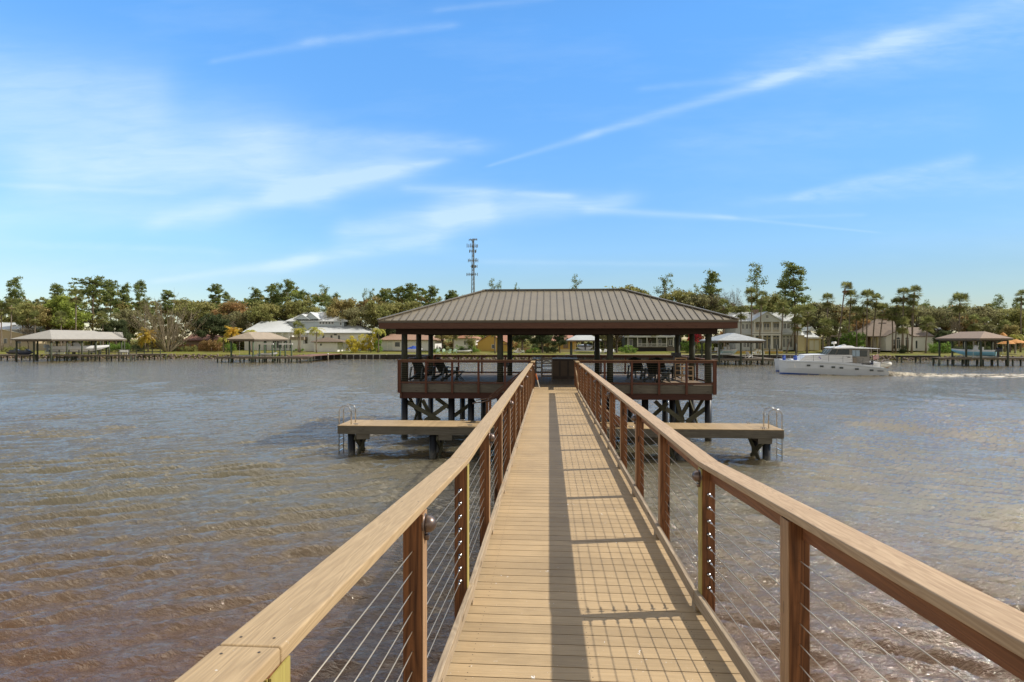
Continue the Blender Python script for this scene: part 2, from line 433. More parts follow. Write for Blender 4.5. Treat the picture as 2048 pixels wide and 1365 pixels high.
# ------------------------------------------------------------------ boardwalk
DK = 2.5; XL, XR, YK, SL = -.612, 1.109, 4.27, .068
def zd(y): return DK + SL * max(0.0, YK - y)
YN = -3.2
bw = thing('boardwalk', 'long straight boardwalk of tan planks leading over the river to the pavilion', 'boardwalk', (0, 0, 0))
mb = MB(); y = YN; p = .1425
while y < 25.02:
    a, b = y, min(y + p - .008, 25.02)
    if b - a > .04:
        jx = R.uniform(-.004, .004)
        mb.hexa([(XL + .002 + jx, a, zd(a) - .025), (XR - .002 + jx, a, zd(a) - .025), (XR - .002 + jx, b, zd(b) - .025), (XL + .002 + jx, b, zd(b) - .025)],
                [(XL + .002 + jx, a, zd(a)), (XR - .002 + jx, a, zd(a)), (XR - .002 + jx, b, zd(b)), (XL + .002 + jx, b, zd(b))])
    y += p
mb.build('deck_boards', M_deck, bw)
# screws: rows of dark heads over each joist line
mb = MB(); y = YN
M_screw = mat('screw_head', (.05, .04, .03), .5, .5)
while y < 15:
    for xs in (-.47, .25, .96):
        for k in (.035, .105):
            yy = y + k; z = zd(yy) + .0008; r_ = .0038
            mb.add([(xs + r_ * math.cos(a), yy + r_ * math.sin(a), z) for a in [i * math.pi / 3 for i in range(6)]], [(0, 1, 2, 3, 4, 5)])
    y += p
mb.build('deck_screws', M_screw, bw)['kind'] = 'stuff'
for x in (XL + .04, .25, XR - .04):
    MB().hexa([(x - .02, YN, zd(YN) - .26), (x + .02, YN, zd(YN) - .26), (x + .02, YK, DK - .26), (x - .02, YK, DK - .26)],
              [(x - .02, YN, zd(YN) - .027), (x + .02, YN, zd(YN) - .027), (x + .02, YK, DK - .027), (x - .02, YK, DK - .027)]).build('joist', M_greyy, bw)
    MB().box(x - .02, x + .02, YK + .001, 25.0, DK - .26, DK - .027).build('joist', M_greyy, bw)
for y in (-2, 1.2, 4.5, 7.5, 10.5, 13.5, 16.5, 19.6):
    for x in (XL + .12, XR - .12):
        MB().tube([(x, y, -1.5), (x, y, zd(y) - .262)], .13, 12).build('pile', M_pile, bw, True)
    MB().box(XL - .05, XR + .05, y - .03, y + .03, zd(y) - .50, zd(y) - .262).build('cross_beam', M_greyx, bw)
# posts
pys = [YK - 3 * 1.49, YK - 2 * 1.49, YK - 1.49] + [YK + k * 1.541 for k in range(12)]
def curb(side):
    xi = XL + .002 if side < 0 else XR - .040
    cuts = [YN, pys[1], pys[3], pys[5], pys[7], pys[9], pys[11], pys[13], pys[14] + .1]
    for a, b in zip(cuts, cuts[1:]):
        b -= .004
        segs = [(a, b)] if not (a < YK < b) else [(a, YK), (YK, b)]
        for (a2, b2) in segs:
            dx = R.uniform(-.002, .004)
            MB().hexa([(xi + dx, a2, zd(a2) + .05), (xi + .038 + dx, a2, zd(a2) + .05), (xi + .038 + dx, b2, zd(b2) + .05), (xi + dx, b2, zd(b2) + .05)],
                      [(xi + dx, a2, zd(a2) + .139), (xi + .038 + dx, a2, zd(a2) + .139), (xi + .038 + dx, b2, zd(b2) + .139), (xi + dx, b2, zd(b2) + .139)]).build('curb', M_curb, bw, bevel=.004)
    for y in pys[:-1] + [pys[-1] - .1]:
        MB().box(xi + .001, xi + .037, y - .05, y + .05, zd(y) - .01, zd(y) + .0495).build('curb_block', M_curb, bw)
curb(-1); curb(1)

H_R = 1.097
def near_railing(side):
    nm = 'left' if side < 0 else 'right'
    lab = ('cable railing along the left side of the boardwalk with smooth tan cap' if side < 0 else
           'cable railing along the right side of the boardwalk, shading the planks')
    t = thing('cable_railing', lab, 'railing', (0, 0, 0), 'cable railings along the boardwalk')
    xi = XL if side < 0 else XR            # inner face
    s = side
    def xs(a, b): return (xi + s * a, xi + s * b) if s > 0 else (xi + s * b, xi + s * a)
    x0, x1 = xs(0, .092)
    for i, y in enumerate(pys):
        y0, y1 = y - .092, y
        ztop = min(zd(y0), zd(y1)) + H_R - .042
        kink = i in (1, 3)
        po = MB().box(x0, x1, y0, y1, zd(y) - .30, ztop).build('post', M_post, t, bevel=.004)
        xa, xb = xs(-.006, -.0008)
        if not kink: MB().box(xa, xb, y0 + .001, y1 - .001, zd(y) - .28, ztop - .001).build('post_facing', M_side, t)
        if kink:
            tag(MB().box(xa, xb, y0, y1, zd(y) - .02, ztop).build('post_facing', M_postg, t), 'pale yellow-green treated facing on the post')
            if i == 1:
                xa, xb = xs(.001, .030)
                tag(MB().box(xa, xb, y0 - .006, y0 - .0008, zd(y) - .02, ztop).build('post_facing', M_postg, t), 'pale yellow-green treated facing on the post')
    # cap boards
    c0, c1 = xs(-.006, .142)
    cuts = [YN, pys[1] - .045, YK, YK + 1.541 * 3, YK + 1.541 * 6, YK + 1.541 * 9, pys[-1] + .03]
    for a, b in zip(cuts, cuts[1:]):
        b -= .0025
        ma = M_cap if s < 0 else M_cap_old
        MB().hexa([(c0, a, zd(a) + H_R - .04), (c1, a, zd(a) + H_R - .04), (c1, b, zd(b) + H_R - .04), (c0, b, zd(b) + H_R - .04)],
                  [(c0, a, zd(a) + H_R), (c1, a, zd(a) + H_R), (c1, b, zd(b) + H_R), (c0, b, zd(b) + H_R)]).build('top_rail', ma, t, bevel=.006, seg=3)
    # screws on the cap near every post
    mb = MB()
    for y in pys[1:9]:
        for dx in (.03, .11):
            for dyy in ((-.08, .0) if y == pys[1] else (-.045,)):
                xx = xi + s * dx; yy = y + dyy + R.uniform(-.01, .01); z = zd(yy) + H_R + .0008
                mb.add([(xx + .0036 * math.cos(a), yy + .0036 * math.sin(a), z) for a in [i * math.pi / 3 for i in range(6)]], [(0, 1, 2, 3, 4, 5)])
    mb.build('rail_screws', M_screw, t)
    # beam under the cap between posts
    b0, b1 = xs(.056, .0915)
    for a, b in (zip(pys, pys[1:]) if s > 0 else ()):
        a2, b2 = a + .002, b - .094
        za, zb = (zd(a2) + H_R - .0415), (zd(b2) + H_R - .0415)
        MB().hexa([(b0, a2, za - .089), (b1, a2, za - .089), (b1, b2, zb - .089), (b0, b2, zb - .089)],
                  [(b0, a2, za), (b1, a2, za), (b1, b2, zb), (b0, b2, zb)]).build('rail_beam', M_beam, t, bevel=.003)
    # eight cables
    xc = xi + s * .046
    for k in range(8):
        h = H_R - .228 - k * .0965
        pts = [(xc, YN, zd(YN) + h), (xc, YK, DK + h), (xc, pys[-1], DK + h)]
        MB().tube(pts, .0026, 6).build('cable', M_cable, t, True)
    # turnbuckle ends at the kink post
    for k in range(8):
        h = H_R - .228 - k * .0965
        for sg in (-1, 1):
            yb = YK - .092 if sg < 0 else YK + (.038 if True else 0)
            zz = zd(yb) + h
            MB().lathe((xc, yb, zz), [(.013, 0), (.0155, .004), (.015, .011), (.009, .018), (.0055, .022), (.0055, .05), (.0078, .052), (.0078, .064), (.005, .066), (.005, .085), (.003, .09)], 10,
                       (0, sg, -sg * SL if sg > 0 else -sg * SL)).build('cable_fitting', M_steel, t, True)
    # dome lamps on the inner faces of every second post
    first = 2 if s < 0 else 1
    ids = [i for i in range(len(pys)) if (i % 2 == 0 and s < 0) or (i % 2 == 1 and s > 0)]
    for i in ids:
        if i < 1: continue
        y = pys[i] - .046; z = zd(y) + H_R - .105; off = 0.0
        xf = xi - s * (.0005)
        l_ = MB().lathe((xf, y, z), [(.050, 0), (.050, .006), (.046, .010)], 20, (-s, 0, 0)).build('post_light', M_bronze, t, True)
        prof = [(.042, .0), (.041, .012)] + [(.041 * math.cos(a), .012 + .040 * math.sin(a)) for a in [.3, .6, .9, 1.2, 1.45]]
        MB().lathe((xf - s * .0102, y, z), prof, 20, (-s, 0, 0)).build('lamp_dome', M_bronze, l_, True)
        MB().lathe((xf - s * .012, y, z - .05), [(.014, 0), (.016, .004), (.014, .026)], 10, (0, 0, -1)).build('lamp_neck', M_bronze, l_, True)
    return t
near_railing(-1); near_railing(1)

# ------------------------------------------------------------------ pavilion
PF, PB = 25.02, 32.7                       # deck front / back
PXL, PXR = at(801, 766, PF).x, at(1427, 768, PF).x
EVF, RID = 24.19, 28.40
pav = thing('pavilion', 'open dock pavilion with brown metal hip roof over the end of the boardwalk', 'pavilion', (0, 0, 0))
mb = MB(); x = PXL; i = 0
while x < PXR - .02:
    b = min(x + .137, PXR)
    mb.box(x, b, PF, PB, DK - .025, DK); x += .1425
mb.build('deck_boards', M_pdeck, pav)
M_plain = M_greyx
GAPL, GAPR = XL, XR
MB().box(PXL - .002, PXR + .002, PF - .042, PF - .002, DK - .37, DK - .002).build('rim_board', M_greyx, pav)
MB().box(PXL - .002, PXR + .002, PB + .002, PB + .042, DK - .37, DK - .002).build('rim_board', M_greyx, pav)
for x in (PXL - .042, PXR + .002):
    MB().box(x, x + .04, PF - .04, PB + .04, DK - .37, DK - .003).build('rim_board', M_greyy, pav)
for k in range(14):
    x = PXL + .5 + k * (PXR - PXL - 1) / 13
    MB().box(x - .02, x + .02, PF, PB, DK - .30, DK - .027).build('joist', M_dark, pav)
M_girder = wood('stained_girder', (.085, .030, .020), (.045, .017, .012), 0, .6, .15, .6)
MB().box(PXL + .05, PXR - .05, PF + .03, PF + .11, DK - .65, DK - .374).build('girder', M_girder, pav)
MB().box(PXL - .02, PXL + .06, PF - .046, PF + .028, DK - .66, DK - .374).build('girder_end', M_redx, pav)
MB().box(PXL + .05, PXR - .05, PB - .45, PB - .35, DK - .65, DK - .374).build('girder', M_redx, pav)
MB().box(PXL + .05, PXR - .05, 28.5, 28.6, DK - .65, DK - .374).build('girder', M_redx, pav)
# columns
CF, CM, CB = 25.40, 28.25, 31.3
cols = []
for (px, Y, full) in ((809, CF, 1), (837.5, CM, 1), (861.5, CB, 1), (1000.5, CF, 1), (1019.5, CB, 1), (1220, CF, 1), (1194.5, CB, 1),
                      (1416.5, CF, 1), (1384, CM, 1), (1355, CB, 1)):
    x = at(px, 700, Y).x; cols.append((x, Y))
    MB().tube([(x, Y, DK + .001), (x, Y, DK + 1.2), (x + R.uniform(-.01, .01), Y, 5.07)], [.145, .142, .13], 16).build('column', M_pile, pav, True)
    pl_ = MB().tube([(x, Y, -1.6), (x, Y, DK - .374)], [.15, .15], 16).build('pile', M_pilewrap, pav, True)
for (px, Y) in ((903, CF + .3), (942, CF + .5), (967, CB), (925, CB), (1290, CF + .4), (1330, CB - 1), (1345, CM), (1260, CB)):
    x = at(px, 800, Y).x
    MB().tube([(x, Y, -1.6), (x, Y, DK - .374)], [.15, .15], 14).build('pile', M_pilewrap, pav, True)
# X braces under the deck
def brace(p0, p1, Y, par=pav, w_=.19):
    a, b = at(p0[0], p0[1], Y), at(p1[0], p1[1], Y)
    MB().bar(a, b, .05, w_).build('brace', M_brace, par)
for sx in (0, 1):
    if sx == 0:
        prs = [((812, 803), (880, 842)), ((895, 810), (850, 842)), ((872, 796), (907, 822)), ((950, 802), (900, 838)), ((845, 800), (870, 850))]
    else:
        prs = [((1333, 818), (1368, 845)), ((1415, 815), (1372, 845)), ((1352, 798), (1366, 842)), ((1378, 805), (1352, 850)), ((1310, 803), (1330, 822)), ((1335, 806), (1300, 838))]
    for j, (a, b) in enumerate(prs): brace(a, b, CF + .17 + .12 * (j % 2) + (2.6 if j > 1 else 0))
for (xx, s2) in ((cols[0][0], 1), (cols[7][0], -1), (cols[3][0], 1), (cols[5][0], -1)):
    MB().bar((xx + .18 * s2, CF, 1.95), (xx + .18 * s2, CM + .3, .15), .05, .19).build('brace', M_brace, pav)
    MB().bar((xx + .24 * s2, CF + .2, .2), (xx + .24 * s2, CM, 1.9), .05, .19).build('brace', M_brace, pav)
# roof
RZ = at(1098, 581, RID).z; EZ = at(1098, 640.5, EVF).z; HD = RID - EVF
ex0, ex1 = at(755.5, 640, EVF).x, at(1477.5, 640, EVF).x
rx0, rx1 = ex0 + HD, ex1 - HD
ey0, ey1 = EVF, RID + HD
def hip(mb, x0, x1, y0, y1, ze, zr, a, b, yr=None, th=.05):
    """hip roof shell; a,b = ridge ends x"""
    yr = (y0 + y1) / 2 if yr is None else yr
    v = [(x0, y0, ze), (x1, y0, ze), (x1, y1, ze), (x0, y1, ze), (a, yr, zr), (b, yr, zr)]
    v2 = [(p[0], p[1], p[2] - th) for p in v]
    mb.add(v + v2, [(0, 1, 5, 4), (1, 2, 5), (2, 3, 4, 5), (3, 0, 4), (7, 6, 10, 11), (8, 7, 11), (9, 8, 11, 10), (6, 9, 10),
                    (0, 6, 7, 1), (1, 7, 8, 2), (2, 8, 9, 3), (3, 9, 6, 0)])
mb = MB(); hip(mb, ex0, ex1, ey0, ey1, EZ, RZ, rx0, rx1)
roof = mb.build('roof', M_roofb, pav)
# standing seams (one mesh) and ridge caps
mb = MB(); n = 49; sw = (ex1 - ex0) / n
for side, (yy0, sgn) in enumerate(((ey0, 1), (ey1, -1))):
    for k in range(1, n):
        x = ex0 + k * sw
        run = min(HD, x - ex0, ex1 - x)
        z1 = EZ + (RZ - EZ) * run / HD
        mb.bar((x, yy0 - sgn * .005, EZ + .012), (x, yy0 + sgn * run, z1 + .012), .028, .035)
m_ = 25; sh = (ey1 - ey0) / m_
for (xx0, sgn) in ((ex0, 1), (ex1, -1)):
    for k in range(1, m_):
        yv = ey0 + k * sh; run = min(HD, yv - ey0, ey1 - yv); z1 = EZ + (RZ - EZ) * run / HD
        mb.bar((xx0, yv, EZ + .012), (xx0 + sgn * run, yv, z1 + .012), .028, .035)
mb.build('roof_seams', M_seam, roof)
for a, b in (((rx0, RID, RZ), (rx1, RID, RZ)), ((ex0, ey0, EZ), (rx0, RID, RZ)), ((ex1, ey0, EZ), (rx1, RID, RZ)), ((ex0, ey1, EZ), (rx0, RID, RZ)), ((ex1, ey1, EZ), (rx1, RID, RZ))):
    MB().bar(Vector(a) + Vector((0, 0, .035)), Vector(b) + Vector((0, 0, .035)), .20, .05).build('ridge_cap', M_roofb, roof)
# drip edge + fascia
for (x0, x1, y0, y1) in ((ex0 + .03, ex1 - .03, ey0 + .03, ey0 + .07), (ex0 + .03, ex1 - .03, ey1 - .07, ey1 - .03)):
    MB().box(x0 - .028, x1 + .028, y0 - .022, y1, EZ - .105, EZ - .055).build('drip_edge', M_seam, pav)
    MB().box(x0, x1, y0, y1, EZ - .36, EZ - .107).build('fascia', M_redx, pav)
for (x0, x1) in ((ex0 + .03, ex0 + .07), (ex1 - .07, ex1 - .03)):
    MB().box(x0, x1, ey0 + .072, ey1 - .072, EZ - .36, EZ - .056).build('fascia', M_redx, pav)
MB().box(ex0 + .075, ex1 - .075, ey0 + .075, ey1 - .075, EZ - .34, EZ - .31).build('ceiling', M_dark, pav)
for Y in (CF, CM, CB):
    xa, xb = cols[0][0] - .35, cols[7][0] + .35
    if Y == CM: 
        continue
    for dyy in (-.19, .15):
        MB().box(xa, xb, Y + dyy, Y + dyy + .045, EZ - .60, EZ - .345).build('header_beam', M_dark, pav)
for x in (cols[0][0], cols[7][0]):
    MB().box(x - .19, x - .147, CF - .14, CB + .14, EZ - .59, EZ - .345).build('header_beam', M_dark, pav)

# ------------------------------------------------------------------ pavilion railing
def rail_run(t, a, b, nposts, zf=DK, top=H_R, mt=M_redx, side=0, cap=True, px=None, skip_ends=(False, False)):
    """straight railing from a to b (xy), posts mounted outside the rim"""
    a, b = Vector((*a, 0)), Vector((*b, 0)); d = (b - a).normalized(); nrm = Vector((d.y, -d.x, 0))
    L = (b - a).length
    for k in range(nposts):
        if (k == 0 and skip_ends[0]) or (k == nposts - 1 and skip_ends[1]): continue
        p_ = a + d * (L * k / (nposts - 1)) + nrm * .045
        MB().box(p_.x - .044, p_.x + .044, p_.y - .044, p_.y + .044, zf - .40, zf + top - .041).build('post', M_redz, t)
    if cap: MB().bar(a - d * .09 + nrm * .045 + Vector((0, 0, zf + top - .02)), b + d * .09 + nrm * .045 + Vector((0, 0, zf + top - .02)), .15, .038).build('top_rail', M_rcap, t, bevel=.004)
    MB().bar(a + nrm * .045 + Vector((0, 0, zf + top - .09)), b + nrm * .045 + Vector((0, 0, zf + top - .09)), .038, .09).build('rail_beam', mt, t)
    MB().bar(a + nrm * .045 + Vector((0, 0, zf + .07)), b + nrm * .045 + Vector((0, 0, zf + .07)), .038, .085).build('bottom_rail', mt, t)
    for k in range(8):
        h = zf + .19 + k * .0965
        MB().tube([a + nrm * .045 + Vector((0, 0, h)), b + nrm * .045 + Vector((0, 0, h))], .003, 5).build('cable', M_cable, t)
M_rcap = wood('stained_cap', (.30, .17, .09), (.19, .09, .045), 0, .6, .1, .55)
tl = thing('cable_railing', 'dark red cable railing round the left wing of the pavilion deck', 'railing', (0, 0, 0), 'cable railings round the pavilion deck')
rail_run(tl, (PXL, PF - .042), (XL - .15, PF - .042), 6)
rail_run(tl, (PXL - .042, PB), (PXL - .042, PF + .02), 6, skip_ends=(False, False))
tr = thing('cable_railing', 'dark red cable railing round the right wing of the pavilion deck', 'railing', (0, 0, 0), 'cable railings round the pavilion deck')
rail_run(tr, (XR + .15, PF - .042), (PXR, PF - .042), 6)
rail_run(tr, (PXR + .042, PF + .02), (PXR + .042, PB), 6)
tb = thing('cable_railing', 'dark cable railing across the back of the pavilion deck, behind the bar', 'railing', (0, 0, 0), 'cable railings round the pavilion deck')
rail_run(tb, (PXR, PB + .042), (PXL, PB + .042), 11)
# short rail pieces between stair gap and pavilion
GY0, GY1 = pys[-1], 22.55
for s, xi in ((-1, XL), (1, XR)):
    t = thing('cable_railing', ('short piece of cable railing between the left stairs and the pavilion' if s < 0 else 'short piece of cable railing between the right stairs and the pavilion'), 'railing', (0, 0, 0), 'cable railings along the boardwalk')
    x0, x1 = (xi, xi + .092) if s > 0 else (xi - .092, xi)
    for y in (GY1, 23.75, 24.9):
        MB().box(x0, x1, y, y + .09, DK - .30, DK + H_R - .042).build('post', M_post, t, bevel=.004)
    MB().box(x0 - .03, x1 + .03, GY1 - .04, 25.02, DK + H_R - .04, DK + H_R).build('top_rail', M_cap, t, bevel=.005)
    MB().box(x0 + .03, x1 - .03, GY1 + .092, 23.748, DK + H_R - .13, DK + H_R - .042).build('rail_beam', M_beam, t)
    MB().box(x0 + .03, x1 - .03, 23.842, 24.898, DK + H_R - .13, DK + H_R - .042).build('rail_beam', M_beam, t)
    for k in range(8):
        h = DK + H_R - .228 - k * .0965
        MB().tube([((x0 + x1) / 2, GY1, h), ((x0 + x1) / 2, 24.9, h)], .003, 5).build('cable', M_cable, t)

# ------------------------------------------------------------------ low side docks, stairs, ladders
LZ = at(1098, 855.5, 21.1).z
LF, LB = 21.1, 22.62
lx0, lx1 = at(675, 851, LF).x, at(1568, 860, LF).x
M_ldeck = wood('low_dock_decking', TAN1, TAN2, 1, 1.0, .08, .6, dirt=.2)
for (x0, x1, lab, s) in ((lx0, XL + .2, 'low swimming dock reaching out over the water to the left of the boardwalk', -1),
                         (XR - .2, lx1, 'low swimming dock reaching out over the water to the right of the boardwalk', 1)):
    t = thing('low_dock', lab, 'dock', (0, 0, 0), 'low docks either side of the boardwalk')
    mb = MB(); x = x0
    while x < x1 - .02:
        mb.box(x, min(x + .137, x1), LF - .015, LB + .015, LZ - .025, LZ); x += .1425
    mb.build('deck_boards', M_ldeck, t)
    MB().box(x0, x1, LF, LF + .04, LZ - .325, LZ - .0265).build('fascia', M_greyx, t)
    MB().box(x0, x1, LB - .04, LB, LZ - .325, LZ - .0265).build('fascia', M_greyx, t)
    for x in (x0, x1 - .04): MB().box(x, x + .04, LF + .041, LB - .041, LZ - .325, LZ - .0265).build('fascia', M_greyy, t)
    pxs = (703, 866) if s < 0 else (1533, 1361)
    for j, px in enumerate(pxs):
        x = at(px, 890, LF + .2).x
        for Y in (LF + .2, LB - .2):
            MB().tube([(x, Y, -1.5), (x, Y, LZ - .33)], .14, 14).build('pile', M_pilewrap, t, True)
        MB().box(x - s * .30 - .05, x - s * .30 + .45, LF + .05, LF + .09, LZ - .53, LZ - .327).build('cross_beam', M_greyx, t)
        MB().box(x - s * .2, x - s * .2 + .04, LF + .10, LB - .1, LZ - .55, LZ - .327).build('cross_beam', M_greyy, t)
        MB().bar((x - s * .17, LF + .1, .75), (x - s * .17, LB - .1, -.1), .05, .18).build('brace', M_brace, t)
        MB().bar((x - s * .23, LB - .1, .75), (x - s * .23, LF + .1, -.1), .05, .18).build('brace', M_brace, t)
    # cleats
    for px, Y in (((712, LF + .12), (745, LB - .1), (940, LF + .12), (925, LB - .1)) if s < 0 else ((1527, LF + .12), (1497, LB - .1), (1262, LF + .12), (1275, LB - .1))):
        x = at(px, 850, Y).x
        c_ = MB().tube([(x - .11, Y, LZ + .052), (x - .06, Y, LZ + .058), (x + .06, Y, LZ + .058), (x + .11, Y, LZ + .052)], [.008, .013, .013, .008], 8).build('cleat', M_steel, t, True)
        for dx in (-.035, .035): MB().tube([(x + dx, Y, LZ + .0005), (x + dx, Y, LZ + .055)], [.017, .01], 8).build('cleat_foot', M_steel, c_, True)
    # ladder hooked over the end
    lab = ('stainless swim ladder with hooped handrails at the outer end of the left low dock' if s < 0 else
           'stainless swim ladder with hooped handrails at the outer end of the right low dock')
    xe = x0 if s < 0 else x1
    l_ = thing('swim_ladder', lab, 'ladder', (xe, LF, LZ), 'swim ladders on the low docks')
    for Y in (.32, .80):
        pts = [(-s * .42, Y, .001), (-s * .42, Y, .50)]
        for a in range(1, 9):
            an = math.pi * a / 9; pts.append((-s * (.18 + .24 * math.cos(an)), Y, .50 + .22 * math.sin(an)))
        pts += [(s * .06, Y, .5), (s * .06, Y, -1.28)]
        MB().tube(pts, .019, 10).build('hoop_rail', M_steel, l_, True)
    for k in range(5):
        z = -.38 - k * .22
        MB().box(s * .06 - .03, s * .06 + .03, .33, .79, z - .012, z + .012).build('step', M_steel, l_)
    # stairs
    lab = 'wooden stairs with sloping handrail down from the boardwalk to the left low dock' if s < 0 else 'wooden stairs down from the boardwalk to the right low dock'
    st = thing('stairs', lab, 'stairs', (0, 0, 0), 'stairs from the boardwalk to the low docks')
    xt = XL if s < 0 else XR; ns = 6; rise = (DK - LZ) / (ns + 1); run = .28
    for k in range(ns):
        xa, xb = xt + s * run * k, xt + s * (run * (k + 1) + .02); z = DK - rise * (k + 1)
        MB().box(min(xa, xb), max(xa, xb), GY0 + .13, GY1 - .13, z - .035, z).build('tread', M_ldeck, st)
    for Y in (GY0 + .105, GY1 - .105):
        MB().bar((xt + s * .02, Y, DK - .20), (xt + s * run * (ns + .3), Y, LZ + .03), .045, .24).build('stringer', M_beam, st)
        e = Vector((xt + s * (run * ns + .05), Y, 0)); tp = Vector((xt + s * .14, Y, 0))
        MB().box(e.x - .045, e.x + .045, Y - .045, Y + .045, LZ + .001, LZ + 1.02).build('newel_post', M_post, st)
        for hh in (.0, -.13):
            MB().bar((tp.x, Y, DK + .98 + hh), (e.x + s * .05, Y, LZ + 1.0 + hh), .09 if hh == 0 else .04, .04 if hh == 0 else .08).build('handrail', M_redx, st)
        MB().tube([(e.x - s * .3, Y - .07, LZ + 1.05), (e.x + s * .15, Y - .07, LZ + .92), (e.x + s * .55, Y - .07, LZ + .86)], .022, 8).build('grab_rail', M_bronze, st, True)
# ------------------------------------------------------------------ far bank
SH = 127.0
def gz(y):
    for (a, za), (b, zb) in zip(GP, GP[1:]):
        if a <= y <= b: return za + (zb - za) * (y - a) / (b - a)
    return GP[-1][1]
GP = [(SH, -.6), (SH + .9, .95), (SH + 3, 1.05), (142, 1.25), (150, 1.45), (165, 1.7), (230, 2.3), (600, 3.5), (4000, 4.0)]
xsg = [-3500, -900, -400] + list(np.linspace(-260, 280, 109)) + [420, 900, 3500]
gv = [(x, y, z + (0 if y < 129 or y > 300 else .07 * math.sin(x * .21 + y) * math.sin(y * .35))) for (y, z) in GP for x in xsg]
gf = [(j * len(xsg) + i, j * len(xsg) + i + 1, (j + 1) * len(xsg) + i + 1, (j + 1) * len(xsg) + i) for j in range(len(GP) - 1) for i in range(len(xsg) - 1)]
M_lawn = mat('lawn_grass', (.145, .17, .028), .9, col2=(.20, .165, .055), vscale=.09, spec=.1, bump=.6, bscale=3)
tag(rawmesh('ground', gv, gf, M_lawn), 'green and straw coloured lawns along the far bank', kind='structure')

def rocks(name, x0, x1, lab):
    rng = np.random.default_rng(5); V_, F_ = [], []
    n = int((x1 - x0) * 12)
    for i in range(n):
        x = rng.uniform(x0, x1); tt = rng.uniform(0, 1); y = SH - .9 + 1.7 * tt; z = -.15 + 1.05 * tt
        r = rng.uniform(.14, .38); b = len(V_)
        for (dx, dyy, dz) in ((1, 0, 0), (0, 1, 0), (-1, 0, 0), (0, -1, 0), (.1, .1, 1), (0, 0, -1)):
            V_.append((x + dx * r * rng.uniform(.7, 1.4), y + dyy * r * rng.uniform(.7, 1.2), z + dz * r * rng.uniform(.5, .9)))
        for (a, c) in ((0, 1), (1, 2), (2, 3), (3, 0)):
            F_.append((b + a, b + c, b + 4)); F_.append((b + c, b + a, b + 5))
    o = rawmesh(name, V_, F_, mat('bank_rock', (.20, .15, .11), .9, col2=(.10, .075, .055), vscale=1.3, isl=.4))
    tag(o, lab, kind='stuff')
rocks('rocks', at(322, 715, SH).x, at(622, 715, SH).x, 'brown boulders heaped along the bank at left')
rocks('rocks', at(1735, 715, SH).x, at(1905, 715, SH).x, 'pale brown boulders heaped along the bank below the brown-roofed house')
rocks('rocks', at(-260, 715, SH).x, at(322, 715, SH).x, 'boulders along the bank behind the left boathouse')
rocks('rocks', at(1905, 715, SH).x, at(2300, 715, SH).x, 'boulders along the bank behind the right boathouse')
rocks('rocks', at(880, 715, SH).x, at(1130, 715, SH).x, 'orange-brown boulders along the bank seen behind the pavilion')
M_bulk = mat('bulkhead_timber', (.055, .045, .035), .85, var=.4)
M_whitepile = mat('pale_bulkhead_pile', (.42, .40, .36), .8, var=.3)
def seawall(px0, px1, lab, pale=True, ztop=1.08, Y=SH - .6):
    x0, x1 = at(px0, 715, Y).x, at(px1, 715, Y).x
    t = thing('seawall', lab, 'seawall', ((x0 + x1) / 2, Y, 0), 'timber seawalls along the far bank')
    cx = (x0 + x1) / 2
    MB().box(x0 - cx, x1 - cx, 0, .25, -1, ztop - .12).build('wall_boards', M_bulk, t)
    MB().box(x0 - cx, x1 - cx, -.12, 1.9, ztop - .118, ztop).build('cap', mat('bulkhead_cap', (.30, .27, .21), .8, var=.3), t)
    n = max(2, int((x1 - x0) / 1.5))
    for i in range(n + 1):
        x = x0 - cx + (x1 - x0) * i / n
        if x > x1 - cx - .1: break
        MB().tube([(x + .1, -.11, -1), (x + .1, -.11, ztop - .14)], .11, 7).build('pile', M_whitepile if pale else M_bulk, t)
seawall(616, 772, 'timber seawall with a row of pale piles below the white metal-roofed house')
seawall(774, 880, 'dark timber seawall below the pale garage, partly behind the pavilion', False)
seawall(1131, 1395, 'dark timber seawall below the long green porch house, behind the pavilion', False)
seawall(1397, 1735, 'timber seawall below the grand two-storey house', False, 1.15)

# ------------------------------------------------------------------ foliage
def fol(name, a, b, isl=.35, objr=.18):
    g = 2.6 if ('pine' in name or 'palm_fr' in name) else 2.7
    ga, gb = min(g, .62 / max(a)), min(g, .62 / max(b))
    a, b = tuple(x * ga for x in a), tuple(x * gb for x in b)
    m = mat(name, a, .75, col2=b, vscale=.28, isl=isl + .12, objr=objr, spec=.12)
    t = NT(m.node_tree)
    if 'Translucent BSDF' not in t.n:
        pb = t.n['Principled BSDF']; tr = t.new('ShaderNodeBsdfTranslucent'); mx = t.new('ShaderNodeMixShader'); mx.inputs[0].default_value = .45
        t.l.new(pb.inputs['Base Color'].links[0].from_socket, tr.inputs['Color'])
        t.l.new(pb.outputs[0], mx.inputs[1]); t.l.new(tr.outputs[0], mx.inputs[2]); t.l.new(mx.outputs[0], t.n['Material Output'].inputs[0])
    return m
F_pine = fol('pine_needles', (.060, .080, .024), (.100, .110, .036))
F_oak = fol('oak_leaves', (.080, .090, .028), (.140, .125, .048))
F_dark = fol('dark_evergreen_leaves', (.024, .034, .016), (.048, .055, .024))
F_olive = fol('olive_leaves', (.105, .105, .035), (.16, .12, .055))
F_moss = fol('moss_hung_leaves', (.125, .115, .060), (.085, .085, .038))
F_rust = fol('russet_leaves', (.16, .095, .045), (.12, .095, .038))
F_lime = fol('lime_leaves', (.14, .16, .03), (.09, .11, .03))
F_palm = fol('palm_fronds', (.070, .082, .028), (.115, .110, .042), .4)
F_dead = fol('dead_palm_fronds', (.20, .13, .07), (.11, .075, .045))
F_gold = fol('golden_fronds', (.40, .22, .03), (.20, .17, .03))
F_yel = fol('yellow_bamboo_leaves', (.38, .30, .04), (.24, .22, .04))
